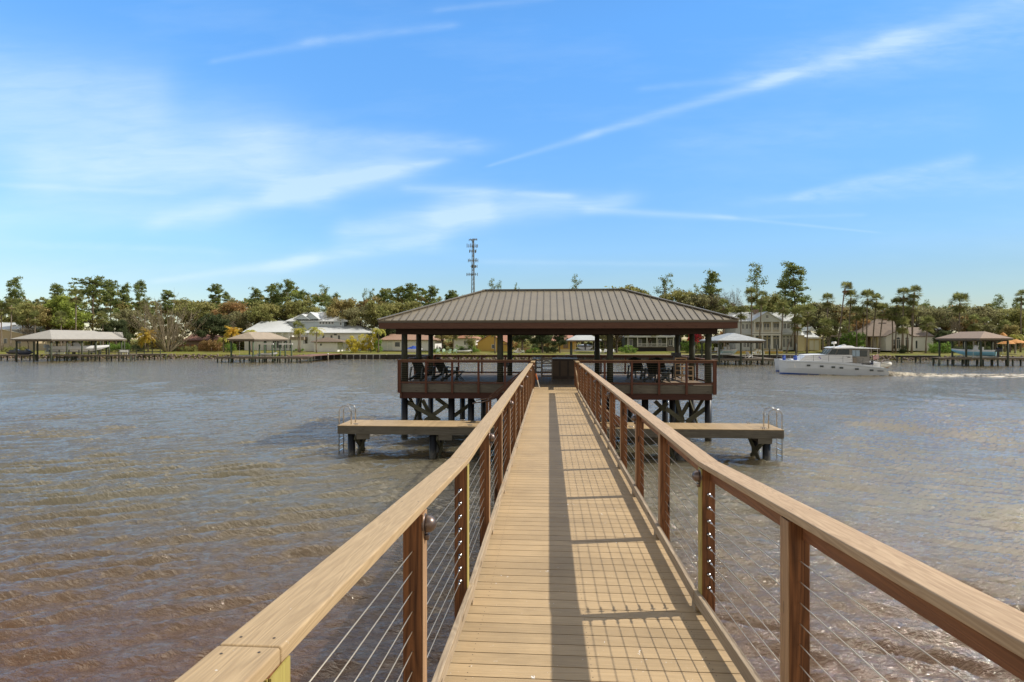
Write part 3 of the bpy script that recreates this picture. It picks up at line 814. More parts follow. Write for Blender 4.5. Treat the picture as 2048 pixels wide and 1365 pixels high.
F_green = fol('garden_shrub_leaves', (.10, .15, .03), (.06, .09, .025))
F_red = fol('red_blossom', (.42, .035, .04), (.20, .03, .03))
M_bark = mat('grey_brown_bark', (.13, .095, .07), .9, var=.45, vscale=2.5, bump=.6, bscale=8)
M_pbark = mat('pine_bark', (.17, .115, .08), .9, var=.45, vscale=2.5, bump=.6, bscale=8)
M_pal = mat('palm_trunk', (.25, .20, .15), .9, var=.4, vscale=4, bump=.6, bscale=10)
M_twig = mat('bare_twigs', (.25, .205, .13), .9, var=.3, vscale=1, isl=.3)

def quads(C_, A, B_):
    """diamond leaf quads from centres and two half axes"""
    n = len(C_)
    V_ = np.stack([C_ - A, C_ - B_ * .5 + A * .1, C_ + A, C_ + B_ * .5 + A * .1], 1).reshape(-1, 3)
    return V_, np.arange(n * 4).reshape(n, 4)
def rand_unit(rng, n):
    v = rng.normal(size=(n, 3)); return v / np.linalg.norm(v, axis=1)[:, None]
def clumps(rng, cen, rad, per, size, shell=.55):
    """cen (n,3), rad (n,3): leaf quads gathered toward the clump surface"""
    n = len(cen); C_ = np.repeat(cen, per, 0); Rd = np.repeat(rad, per, 0)
    u = rand_unit(rng, n * per); r = (shell + (1 - shell) * rng.uniform(0, 1, (n * per, 1))) * rng.uniform(.75, 1.12, (n * per, 1))
    P = C_ + u * Rd * r
    a = rand_unit(rng, n * per); b = np.cross(a, rand_unit(rng, n * per)); b /= np.linalg.norm(b, axis=1)[:, None] + 1e-6
    s_ = size * rng.uniform(.5, 1.4, (n * per, 1))
    return quads(P, a * s_, b * s_)
def limb(mb, p, q_, r0, r1, n=5, bend=.12, rr=R):
    p, q_ = Vector(p), Vector(q_); L = (q_ - p).length
    m_ = (p + q_) / 2 + Vector((rr.uniform(-1, 1), rr.uniform(-1, 1), rr.uniform(-.2, 1))) * L * bend
    mb.tube([p, m_, q_], [r0, (r0 + r1) / 2, r1], n, False)
def make_pine(seed, h=20, spread=3.4, crown=.42, nl=26, flat=.6, per=75, leafm=F_pine, sparse=1.0):
    rr = random.Random(seed); rng = np.random.default_rng(seed)
    t = thing('pine_tree', None, 'tree')
    mb = MB(); lean = rr.uniform(-.5, .5)
    pts = [(lean * (k / 5) ** 2 + rr.uniform(-.08, .08), rr.uniform(-.08, .08), h * .96 * k / 5) for k in range(6)]
    mb.tube(pts, [.26, .22, .19, .16, .11, .04], 7)
    cen, rad = [], []
    for i in range(nl):
        f = i / (nl - 1); z = h * (1 - crown + crown * f * .97); az = rr.uniform(0, 6.28)
        L = spread * (1 - .55 * abs(f - .45) ** 1.2 - .25 * f) * rr.uniform(.45, 1.1) * sparse
        p = Vector((lean * (z / h) ** 2, 0, z)); e = p + Vector((math.cos(az) * L, math.sin(az) * L, rr.uniform(.1, .9)))
        limb(mb, p, e, .07, .02, 4, .12, rr)
        for k in range(rr.randint(2, 3)):
            c = e.lerp(p, rr.uniform(-.05, .75)) + Vector((rr.uniform(-.6, .6), rr.uniform(-.6, .6), rr.uniform(-.3, .6)))
            s_ = rr.uniform(.5, 1.25)
            cen.append(c); rad.append((1.15 * s_, 1.15 * s_, flat * 1.15 * s_))
    cen.append(Vector((lean, 0, h * .97))); rad.append((1.0, 1.0, .6))
    mb.build('trunk', M_pbark, t, True)
    V_, F_ = clumps(rng, np.array([tuple(c) for c in cen]), np.array(rad), per, .20, .1)
    rawmesh('crown', V_, F_, leafm, t)
    t['h'] = h
    return t
def make_broad(seed, h=12, r=5.0, n=46, per=150, leafm=F_oak, low=.35, bark=M_bark, size=.24, crad=1.5):
    rr = random.Random(seed); rng = np.random.default_rng(seed)
    t = thing('broadleaf_tree', None, 'tree'); mb = MB()
    sp = [Vector((0, 0, 0)), Vector((rr.uniform(-.2, .2), 0, h * .2)), Vector((rr.uniform(-.4, .4), rr.uniform(-.3, .3), h * .42))]
    mb.tube(sp, [.42, .33, .26], 8, False)
    cen, rad = [], []
    for i in range(n):
        az = rr.uniform(0, 6.28); f = rr.uniform(-.35, 1.0); prof = math.sqrt(max(.05, 1 - (f * .93) ** 2)) * rr.uniform(.35, 1.02)
        c = Vector((math.cos(az) * r * prof, math.sin(az) * r * prof, h * (low + (1 - low) * .5) + (h * (1 - low) * .5 - .6) * f * rr.uniform(.85, 1.1)))
        s_ = crad * rr.uniform(.6, 1.2); cen.append(tuple(c)); rad.append((s_, s_, s_ * .7))
        if i % 3 == 0: limb(mb, sp[2] if rr.random() < .6 else sp[1].lerp(sp[2], .5), c, .13, .03, 4, .15, rr)
    mb.build('trunk', bark, t, True)
    V_, F_ = clumps(rng, np.array(cen), np.array(rad), per, size, .35)
    rawmesh('crown', V_, F_, leafm, t)
    t['h'] = h
    return t
def make_bare(seed, h=12, spread=.5, depth=5, leafm=None, base_split=3, mt=M_twig, nm='bare_tree', upw=.25):
    rr = random.Random(seed); rng = np.random.default_rng(seed); t = thing(nm, None, 'tree'); mb = MB(); tips = []
    def grow(p, d, L, r, k):
        e = p + d * L
        mid = p.lerp(e, .5) + Vector((rr.uniform(-1, 1), rr.uniform(-1, 1), rr.uniform(-1, 1))) * L * .06
        mb.tube([p, mid, e], [r, r * .8, r * .62], 3 if k < depth - 1 else 5, False)
        if k == 0: tips.append(e); return
        for j in range(rr.choice((2, 3, 3))):
            dd = (d + Vector((rr.uniform(-1, 1), rr.uniform(-1, 1), rr.uniform(-.3, .8))) * spread + Vector((0, 0, upw))).normalized()
            grow(p.lerp(e, rr.uniform(.6, 1)), dd, L * rr.uniform(.62, .86), r * .6, k - 1)
    for j in range(base_split):
        d = Vector((rr.uniform(-1, 1), rr.uniform(-1, 1), 0)) * (spread * .9 if base_split > 1 else .1) + Vector((0, 0, 1))
        grow(Vector((rr.uniform(-.2, .2), rr.uniform(-.2, .2), 0)), d.normalized(), h * .28, .14 if base_split > 1 else .2, depth)
    mb.build('trunk', M_twig if mt is None else mt, t)
    if tips:
        c = np.array([tuple(p) for p in tips])
        V_, F_ = clumps(rng, c, np.full((len(c), 3), .7), 7, .22, .1)
        # twigs: very narrow
        F2 = F_
        V4 = V_.reshape(-1, 4, 3); cc = V4.mean(1, keepdims=True); V4[:, 1] = cc[:, 0] + (V4[:, 1] - cc[:, 0]) * (.16 if leafm is None else 1); V4[:, 3] = cc[:, 0] + (V4[:, 3] - cc[:, 0]) * (.16 if leafm is None else 1)
        rawmesh('crown', V4.reshape(-1, 3), F2, leafm or M_twig, t)
    t['h'] = h
    return t
def fan_crown(seed, n=44, R_=1.9, name='crown', m=F_palm, elmin=-55, elmax=85, wind=(0, 0)):
    rr = random.Random(seed); V_ = []
    for i in range(n):
        az = rr.uniform(0, 6.28); el = math.radians(elmin + (elmax - elmin) * rr.random() ** .95)
        d = Vector((math.cos(az) * math.cos(el) + wind[0], math.sin(az) * math.cos(el) + wind[1], math.sin(el))).normalized()
        L = R_ * rr.uniform(.40, .55); hub = d * L + Vector((0, 0, -.04 * L)); side = d.cross(Vector((0, 0, 1)))
        side = side.normalized() if side.length > .1 else Vector((1, 0, 0)); upv = side.cross(d)
        V_ += [(0, 0, 0), tuple(hub * .5 + side * .03), tuple(hub), tuple(hub * .5 - side * .03)]
        for k in range(11):
            a = math.radians(-105 + 210 * k / 10 + rr.uniform(-5, 5)); bl = R_ * .5 * rr.uniform(.8, 1.05)
            bd = (d * math.cos(a) + side * math.sin(a) * .95 + upv * .12 * math.cos(2 * a))
            tip = hub + bd * bl + Vector((0, 0, -.16 * bl)); mid = hub + bd * bl * .5
            wv = bd.cross(upv).normalized() * .055
            V_ += [tuple(hub), tuple(mid + wv), tuple(tip), tuple(mid - wv)]
    V_ = np.array(V_); return V_, np.arange(len(V_)).reshape(-1, 4), m
def feather_crown(seed, n=26, L=2.6, m=F_palm, droop=1.0, el0=15, el1=80):
    rr = random.Random(seed); V_ = []
    for i in range(n):
        az = rr.uniform(0, 6.28); el = math.radians(rr.uniform(el0, el1)); Lf = L * rr.uniform(.75, 1.1)
        h_ = Vector((math.cos(az), math.sin(az), 0)); side = Vector((-h_.y, h_.x, 0)); prev = Vector((0, 0, 0)); a = el
        for k in range(10):
            st = Lf / 10; nx_ = prev + (h_ * math.cos(a) + Vector((0, 0, math.sin(a)))) * st
            V_ += [tuple(prev), tuple((prev + nx_) / 2 + side * .03), tuple(nx_), tuple((prev + nx_) / 2 - side * .03)]
            if k > 1:
                for sg in (-1, 1):
                    for u in (0, .5):
                        b0 = prev.lerp(nx_, u); ll = Lf * .24 * math.sin(math.pi * min(1, (k + 1) / 11) * .9 + .2)
                        tip = b0 + side * sg * ll * .8 + (nx_ - prev).normalized() * ll * .5 + Vector((0, 0, -.25 * ll)); md = (b0 + tip) / 2; wv = (nx_ - prev).normalized() * .05
                        V_ += [tuple(b0), tuple(md + wv), tuple(tip), tuple(md - wv)]
            prev = nx_; a -= (.16 + .11 * rr.random()) * droop
    V_ = np.array(V_); return V_, np.arange(len(V_)).reshape(-1, 4), m
def make_fantree(seed, h=11):
    rr = random.Random(seed); t = thing('bare_tree', None, 'tree'); mb = MB(); tips = []
    for i in range(46):
        az = rr.uniform(0, 6.28); tilt = math.radians(52) * rr.random() ** .7; L = h * rr.uniform(.7, 1.0)
        d = Vector((math.cos(az) * math.sin(tilt), math.sin(az) * math.sin(tilt), math.cos(tilt)))
        p0 = Vector((math.cos(az) * .35, math.sin(az) * .35, 0)); p = p0; pts = [p0]
        for k in range(5):
            p = p + (d + Vector((rr.uniform(-.07, .07), rr.uniform(-.07, .07), .02 * k))).normalized() * L / 5; pts.append(p)
        mb.tube(pts, [.085, .07, .055, .042, .03, .014], 4, False)
        for k in range(16):
            u = rr.uniform(1.2, 5); q0 = pts[int(u)].lerp(pts[min(5, int(u) + 1)], u % 1)
            dd = (d + Vector((rr.uniform(-.5, .5), rr.uniform(-.5, .5), rr.uniform(.0, .5)))).normalized()
            q1 = q0 + dd * rr.uniform(.8, 2.2); mb.tube([q0, q1], [.028, .010], 3, False)
            for j in range(3):
                q2 = q0.lerp(q1, rr.uniform(.3, 1)); q3 = q2 + (dd + Vector((rr.uniform(-.6, .6), rr.uniform(-.6, .6), rr.uniform(-.2, .5)))).normalized() * rr.uniform(.4, 1.0)
                mb.tube([q2, q3], [.018, .008], 3, False)
    mb.build('stems', M_twig, t); t['h'] = h
    return t
MESHLIB = {}
def libmesh(key, fn):
    if key not in MESHLIB:
        V_, F_, m = fn(); o = rawmesh(key[0], V_, F_, m); MESHLIB[key] = o.data; bpy.data.objects.remove(o)
    return MESHLIB[key]
FANS = [lambda s_=s_: fan_crown(s_) for s_ in (1, 2, 3)]
TR = []      # registry for labels: (object, px, kind text)
def palm(px, top, base_y=None, Y=140, scale=1.0, lean=0.0, kind='fan', dead=True, wind=0, text='cabbage palm', base_px=None):
    """px,top = crown centre/top in the photo; trunk foot on the ground at depth Y"""
    zt = at(px, top, Y).z; xt = at(px, top, Y).x; zb = gz(Y) - .1
    xb = xt if base_px is None else at(base_px, 700, Y).x
    scale *= 1.12; rc = 1.75 * scale; zc = zt - rc * .85
    t = thing('palm_tree', None, 'tree', (xb, Y, zb)); h = zc - zb; dx = xt - xb
    rr = random.Random(int(px * 7 + top))
    pts = [(dx * (k / 5) ** 1.2 + rr.uniform(-.05, .05), 0, h * k / 5) for k in range(6)]; pts[-1] = (dx, 0, h)
    MB().tube(pts, [.21 * scale ** .5, .16, .14, .135, .14, .18], 7).build('trunk', M_pal, t, True)
    k = rr.randint(0, 2)
    if kind == 'fan': me = libmesh(('crown', 'fan', k, wind), lambda: fan_crown(k + 1, wind=(wind, 0), elmin=-75 if not wind else 0))
    elif kind == 'feather': me = libmesh(('crown', 'feather', k), lambda: feather_crown(k + 11, 22, 2.3, fol('queen_palm_fronds', (.13, .15, .035), (.24, .20, .05)), 1.25, 20, 80))
    else: me = libmesh(('crown', 'gold', k), lambda: feather_crown(k + 21, 48, 2.3, F_gold, .75, -25, 80))
    c = bpy.data.objects.new('crown', me); COL.objects.link(c); c.parent = t; c.location = (dx, 0, h); c.scale = (scale,) * 3; c.rotation_euler = (0, 0, 0 if wind else rr.uniform(0, 6))
    if dead and kind == 'fan':
        dm = libmesh(('dead_fronds', k), lambda: fan_crown(k + 31, 6, 1.25, 'dead_fronds', F_dead, -85, -35))
        d_ = bpy.data.objects.new('dead_fronds', dm); COL.objects.link(d_); d_.parent = t; d_.location = (dx, 0, h - .1); d_.scale = (scale * .9,) * 3; d_.rotation_euler = (0, 0, rr.uniform(0, 6))
    TR.append((t, px, text)); return t
USED = set()
def plant(proto, px, top, Y, text, sx=1.0, name=None, base_px=None, grp=None, zoff=-.2):
    """copy of a prototype tree whose top stands at photo pixel (px,top)"""
    zt = at(px, top, Y).z; x = at(px if base_px is None else base_px, 700, Y).x; zb = gz(Y) + zoff
    s_ = (zt - zb) / proto['h']
    if proto.name not in USED: USED.add(proto.name); o = proto
    else: o = copy_tree(proto)
    o.location = (x, Y, zb); o.rotation_euler = (0, 0, R.uniform(0, 6.28)); o.scale = (s_ * sx, s_ * sx, s_)
    TR.append((o, px, text)); return o
# ------------------------------------------------------------------ woods behind (one mass) 
def prof_line(px, pts):
    for (a, ya), (b, yb) in zip(pts, pts[1:]):
        if a <= px <= b: return ya + (yb - ya) * (px - a) / (b - a)
    return pts[-1][1] if px > pts[-1][0] else pts[0][1]
TOPL = [(-400, 596), (0, 594), (60, 596), (100, 596), (130, 584), (180, 577), (220, 577), (255, 588), (300, 598), (350, 600), (420, 602), (480, 600), (510, 588), (545, 577), (580, 573), (610, 582), (650, 592), (690, 602),
        (735, 596), (780, 583), (820, 577), (860, 580), (900, 588), (950, 600), (1000, 606), (1230, 598), (1310, 600), (1400, 602), (1480, 614), (1700, 620), (1900, 620), (2048, 616), (2500, 612)]
def woods():
    rng = np.random.default_rng(11); mats = [F_oak, F_pine, F_olive, F_moss, F_dark, F_rust, F_lime]
    VV, FF, MI = [], [], []; base = 0
    for Y, frac0, frac1, step in ((161, .05, .40, 2.2), (168, .2, .66, 2.0), (178, .4, .86, 2.0), (190, .6, .99, 2.2), (206, .7, 1.0, 2.8)):
        x = -215.0
        while x < 225:
            px = 1024 + F * (x * CT + Y * ST) / (Y * CT - x * ST)
            zt = at(1024, prof_line(px, TOPL), Y * CT).z + rng.uniform(-1.0, 1.6)
            g = gz(Y)
            f = rng.uniform(frac0, frac1); r = rng.uniform(2.0, 3.6)
            zc = g + (zt - g) * f - (r * .5 if f > .9 else 0)
            w_ = [.30, .22, .22, .13, .07, .03, .03]
            if px > 1450: w_ = [.26, .14, .24, .22, .06, .05, .03]
            mi = rng.choice(7, p=w_)
            nc = 7; cc = np.array([x, Y, zc]) + rand_unit(rng, nc) * np.array([r * .75, r * .6, r * .55]); rad = np.full((nc, 3), 1.15) * rng.uniform(.6, 1.25, (nc, 1)) * np.array([1, 1, .7])
            v, f_ = clumps(rng, cc, rad, 44, .36, .3)
            VV.append(v); FF.append(f_ + base); base += len(v); MI.append(np.full(len(f_), mi))
            x += step * rng.uniform(.6, 1.3)
    o = rawmesh('woods', np.concatenate(VV), np.concatenate(FF), None, None, np.concatenate(MI), mats)
    tag(o, 'mass of mixed green and brown woodland rising behind the far bank', 'woods', kind='stuff')
woods()
def underwood():
    rng = np.random.default_rng(12); VV, FF, MI = [], [], []; base = 0
    for Y in (158, 164, 172):
        x = -200.0
        while x < 215:
            r = rng.uniform(1.0, 2.0); cc = np.array([x, Y, gz(Y) + r * .8]) + rand_unit(rng, 5) * r * .6
            v, f_ = clumps(rng, cc, np.full((5, 3), .8), 40, .22, .3)
            VV.append(v); FF.append(f_ + base); base += len(v); MI.append(np.full(len(f_), rng.choice(4, p=[.35, .2, .25, .2])))
            x += rng.uniform(1.4, 2.6)
    o = rawmesh('undergrowth', np.concatenate(VV), np.concatenate(FF), None, None, np.concatenate(MI), [F_dark, F_oak, F_olive, F_rust])
    tag(o, 'dense undergrowth along the foot of the woods', 'undergrowth', kind='stuff')
underwood()
P = [make_pine(1, spread=4.4, nl=32), make_pine(2, spread=5.0, crown=.34, flat=.5, nl=34), make_pine(3, spread=3.8, crown=.55, nl=40), make_pine(4, spread=6.0, crown=.26, flat=.42, nl=38)]
PO = [make_pine(5, spread=3.2, crown=.45, nl=20, per=26, flat=.9), make_pine(6, spread=3.4, crown=.6, nl=30, per=34, flat=.8)]
BR = [make_broad(1), make_broad(2, h=13, r=5.5, n=60), make_broad(3, h=12, r=4.0, leafm=F_olive)]
BM = [make_broad(4, h=12, r=5.0, leafm=F_moss, per=110), make_broad(5, h=12, r=6, n=56, leafm=F_moss, per=90)]
BD = [make_broad(6, h=10, r=4.6, leafm=F_dark, low=.12, n=60), make_broad(7, h=11, r=5, leafm=F_dark, low=.15, n=60)]
BRU = [make_broad(8, h=11, r=4.5, leafm=F_rust, per=80)]
BLI = [make_broad(9, h=10, r=3.6, leafm=F_lime, low=.2)]
# --- left part of the tree line
for (k, px, top, Y, sx, tx) in ((P[2], 27, 560, 172, .8, 'tall pine with a ragged dark crown'), (P[3], 185, 559, 168, 1.1, 'tall umbrella pine, widest crown of the left tree line'),
        (P[0], 116, 573, 178, .9, 'pine with a rounded crown'), (P[1], 222, 566, 175, .8, 'pine with a flat crown'), (P[2], 247, 573, 180, .7, 'slim pine'),
        (P[0], 278, 566, 175, .75, 'slim pine with an open crown'), (P[1], 335, 585, 185, .9, 'round-topped pine'), (P[1], 433, 574, 190, .85, 'lone pine with a flat mushroom crown'),
        (P[0], 454, 588, 195, .6, 'small pine'), (P[2], 512, 582, 175, 1, 'bushy pine'), (P[2], 547, 572, 172, 1.1, 'tall dense pine'), (P[0], 573, 565, 170, 1.0, 'tallest pine above the white metal roof'),
        (P[2], 597, 586, 176, .9, 'dense pine'), (PO[0], 621, 597, 185, .7, 'thin airy pine'), (PO[1], 650, 576, 172, .8, 'slender feathery cypress'), (P[2], 668, 592, 178, .8, 'dark narrow pine'),
        (PO[0], 728, 585, 178, .6, 'spiky thin pine'), (PO[1], 742, 583, 180, .6, 'spiky thin pine with bare top'), (P[1], 770, 586, 182, .9, 'wide pine'), (P[3], 800, 578, 180, .8, 'pine with a broad flat crown'), (P[1], 823, 573, 178, .9, 'tallest round pine left of the pavilion roof'),
        (P[0], 860, 577, 182, 1, 'spreading pine'), (P[1], 905, 586, 185, .8, 'low round pine'), (PO[0], 985, 566, 200, .8, 'wispy tree top showing over the pavilion ridge'), (PO[0], 997, 570, 205, .5, 'thin sprig of a tree top over the pavilion ridge'), (PO[0], 1032, 574, 200, .4, 'smallest wispy tree top over the pavilion ridge'),
        (PO[0], 1152, 558, 195, .75, 'wispy tree top, the one standing right over the middle of the pavilion ridge')):
    plant(k, px, top, Y, tx, sx)
for (k, px, top, Y, sx, tx) in ((BLI[0], 128, 594, 158, 1.0, 'bright lime-green tree'), (BR[0], 60, 606, 158, 1, 'olive green bushy tree'), (BR[2], 96, 612, 155, 1, 'olive tree behind the palms'),
        (BD[0], 232, 640, 150, 1, 'dark evergreen tree'), (BM[0], 258, 618, 160, 1, 'grey-brown mossy tree'), (BR[1], 390, 600, 165, 1.1, 'spreading green oak'), (BRU[0], 462, 604, 168, 1.1, 'russet brown tree'),
        (BD[1], 425, 630, 150, 1.1, 'dark oak by the rocky bank'), (BM[0], 478, 622, 160, .9, 'brownish mossy tree'), (BR[1], 530, 606, 162, 1, 'mixed green oak'), (BR[0], 600, 600, 165, 1.0, 'green oak'), (BR[2], 686, 596, 162, .9, 'yellow-green tree'),
        (BM[1], 722, 612, 160, .9, 'mossy grey oak'), (BR[1], 758, 604, 160, 1, 'large green oak'), (BRU[0], 700, 616, 165, .6, 'narrow orange-brown tree'), (BR[0], 815, 602, 165, 1.1, 'large oak left of the pavilion'), (BM[1], 850, 612, 158, .9, 'mossy oak left of the pavilion'),
        (BD[0], 780, 640, 152, .9, 'dark tree beside the pale garage'), (BR[0], 1245, 572, 160, 1.25, 'big rounded oak over the right end of the pavilion roof'), (BM[1], 1285, 590, 165, .9, 'mossy oak over the pavilion roof'),
        (BD[1], 1045, 648, 143, .95, 'very dark tree in the middle of the pavilion view'), (BD[0], 1085, 655, 140, .9, 'dark tree beside the yellow house'), (BD[0], 1120, 662, 137, .7, 'dark leaning tree before the yellow house'),
        (BM[1], 1233, 643, 141, 1.3, 'sprawling moss-hung oak seen through the pavilion'), (BM[0], 1300, 646, 150, 1.0, 'moss-hung tree over the porch house'), (BR[2], 885, 655, 141, 1.0, 'olive tree by the terracotta-roofed house'), (BR[0], 925, 648, 150, .8, 'green tree behind the terracotta roof'),
        (BM[0], 1210, 655, 138, .8, 'mossy tree beside the small white boathouse')):
    plant(k, px, top, Y, tx, sx)
# --- right part
for (k, px, top, Y, sx, tx) in ((PO[1], 1330, 556, 165, .95, 'airy pine behind the right end of the roof'), (P[2], 1423, 550, 160, .95, 'tall pine above the right boathouse'), (PO[0], 1392, 578, 168, .8, 'open pine'),
        (PO[1], 1514, 534, 155, .9, 'tall open pine left of the big one'), (P[2], 1590, 533, 148, 1.15, 'tallest pine in the picture'), (PO[1], 1572, 545, 152, .8, 'tall pine leaning beside the tallest pine'),
        (PO[0], 1850, 606, 175, .9, 'small open pine'), (PO[1], 1868, 616, 178, .9, 'small pine'), (PO[1], 1893, 612, 170, 1.0, 'flat-topped cedar'), (PO[1], 2000, 594, 170, 1.0, 'layered cedar'), (PO[0], 1985, 606, 172, 1, 'layered cedar beside the taller one'), (PO[1], 2030, 604, 168, 1, 'layered cedar near the edge of the picture'),
        (PO[0], 1935, 612, 175, 1.2, 'ragged cedar')):
    plant(k, px, top, Y, tx, sx)
for (k, px, top, Y, sx, tx) in ((BR[1], 1360, 580, 165, .9, 'round oak behind the pavilion roof corner'), (BM[1], 1400, 585, 160, .9, 'mossy oak above the red-blossomed tree'), (BR[0], 1452, 612, 158, .9, 'green oak left of the grand house'),
        (BR[1], 1545, 590, 160, .9, 'oak behind the grand house'), (BM[0], 1640, 604, 165, 1.2, 'pale brown tree right of the grand house'), (BRU[0], 1672, 612, 168, 1.2, 'orange-brown tree'), (BM[1], 1715, 612, 170, 1.1, 'brown tree behind the palms'),
        (BRU[0], 1722, 636, 155, .8, 'orange shrubby tree left of the brown roof'), (BR[2], 1790, 612, 168, 1.1, 'olive tree over the brown roof'), (BM[1], 1835, 612, 165, 1.1, 'mossy tree right of the brown roof'), (BM[1], 1893, 614, 160, 1.0, 'dark-limbed mossy oak'),
        (BM[0], 1960, 612, 160, 1.2, 'mossy oak behind the right boathouse'), (BRU[0], 1930, 632, 158, 1.2, 'orange-brown low tree behind the right boathouse'), (BR[0], 2020, 618, 158, 1.1, 'green oak near the right edge'), (BR[2], 2020, 650, 145, .8, 'low green tree by the orange umbrellas'),
        (BD[0], 1890, 662, 142, .8, 'dark shrubby tree left of the right boathouse'), (BM[0], 1990, 650, 150, 1.0, 'brown tree behind the right boathouse roof')):
    plant(k, px, top, Y, tx, sx)
# bare trees
B1 = make_fantree(21); plant(B1, 335, 598, 141, 'wide bare tree fanning out from its foot', 1.0)
B2 = make_bare(22, h=14, spread=.42, depth=5, base_split=2, mt=M_bark); plant(B2, 1456, 549, 158, 'bare-branched tall tree', .8)
B3 = make_bare(23, h=12, spread=.6, depth=5, base_split=2); plant(B3, 1900, 622, 150, 'bare twiggy tree', 1.0)
plant(B3, 470, 628, 152, 'bare grey twiggy tree', 1.0); plant(B2, 60, 640, 150, 'bare brown tree behind the left house', 1.2); plant(B3, 1390, 640, 150, 'bare twiggy tree by the pavilion corner', 1.0)
B4 = make_bare(24, h=6, spread=.5, depth=4, base_split=3, leafm=F_red, nm='flowering_tree'); plant(B4, 1390, 656, 142, 'small tree covered in red blossom', 1.0)
# --- palms  (px, top, depth, scale, options)
for (px, top, Y, sc, kw) in (
        (3, 604, 142, 1.15, {}), (23, 596, 143, 1.2, dict(base_px=21)), (70, 622, 150, 1.1, {}), (122, 622, 146, 1.15, {}), (152, 578, 150, 1.25, {}), (206, 622, 146, 1.15, {}), (290, 600, 155, 1.0, {}),
        (45, 630, 152, 1, {}), (597, 641, 141, 1.15, dict(text='dark bushy fan palm')),
        (943, 660, 138, 1.2, {}), (990, 648, 134, 1.0, {}), (907, 655, 145, 1.0, {}),
        (1503, 575, 140, 1.15, {}), (1523, 581, 138, 1.15, dict(base_px=1519)), (1482, 612, 140, 1.1, {}), (1566, 598, 138, 1.2, dict(base_px=1562)), (1597, 611, 137, 1.25, dict(base_px=1593)), (1616, 608, 138, 1.2, dict(base_px=1614)),
        (1594, 634, 136, 1.1, dict(base_px=1572, text='leaning palm')), (1448, 598, 142, 1.15, {}), (1655, 586, 143, 1.1, {}), (1690, 562, 141, 1.1, dict(base_px=1675, wind=.9, text='windswept palm with a leaning trunk')),
        (1702, 579, 142, 1.2, dict(base_px=1696)), (1646, 634, 138, 1.35, {}), (1663, 640, 140, 1.2, dict(base_px=1656)), (1690, 640, 146, 1.1, {}),
        (1713, 612, 141, 1.1, {}), (1735, 579, 141, 1.3, dict(base_px=1733)), (1753, 587, 142, 1.1, dict(base_px=1744)), (1766, 606, 140, 1.2, dict(base_px=1758)), (1785, 614, 141, 1.1, {}), (1728, 612, 143, 1.0, dict(base_px=1724)), (1794, 595, 142, 1.1, dict(base_px=1791)),
        (1807, 575, 141, 1.15, dict(base_px=1806)), (1829, 570, 140, 1.1, dict(base_px=1823)), (1824, 598, 141, 1.25, {}), (1806, 634, 138, 1.2, dict(base_px=1802)), (1815, 612, 143, 1.0, {}), (1855, 630, 139, 1.25, dict(base_px=1851)),
        (1920, 585, 150, 1.6, dict(base_px=1918)), (1948, 628, 150, 1.3, {}), (1970, 634, 152, 1.0, {}), (2043, 579, 146, 1.0, dict(base_px=2041)), (2010, 640, 148, 1.2, {})):
    palm(px, top, None, Y, sc, **kw)
for (px, top, Y, sc, kd) in ((600, 648, 138, 1.1, 'feather'), (633, 646, 137, 1.2, 'feather'), (503, 652, 140, 1.1, 'feather'), (757, 648, 139, 1.1, 'feather'), (447, 668, 140, .9, 'feather'), (2030, 662, 140, 1.0, 'feather')):
    palm(px, top, None, Y, sc, kind=kd, text='queen palm with arching feathery fronds')
palm(296, 653, None, 139, 1.45, kind='gold', text='short golden date palm'); palm(463, 648, None, 142, 1.25, kind='gold', text='golden date palm')
# shrubs
def shrub(px, top, Y, w_, text, m=F_green, seed=0, nm='shrub', pxw=None):
    x = at(px, 700, Y).x; zt = at(px, top, Y).z; zb = gz(Y) - .1; rng = np.random.default_rng(int(px * 3 + Y)); h = zt - zb
    t = thing(nm, None, 'shrub', (x, Y, zb))
    n = max(6, int(w_ * h * 3)); c = np.stack([rng.uniform(-w_ / 2, w_ / 2, n), rng.uniform(-.8, .8, n), rng.uniform(.15, .85, n) * h * (1 - .25 * rng.uniform(0, 1, n))], 1)
    V_, F_ = clumps(rng, c, np.full((n, 3), min(.6, h * .3)), 60, .13, .2)
    rawmesh('foliage', V_, F_, m, t)
    mb = MB()
    for k in range(5): mb.tube([(c[k][0] * .4, 0, 0), (c[k][0], c[k][1], c[k][2])], [.05, .02], 4, False)
    mb.build('stems', M_bark, t); TR.append((t, px, text)); return t
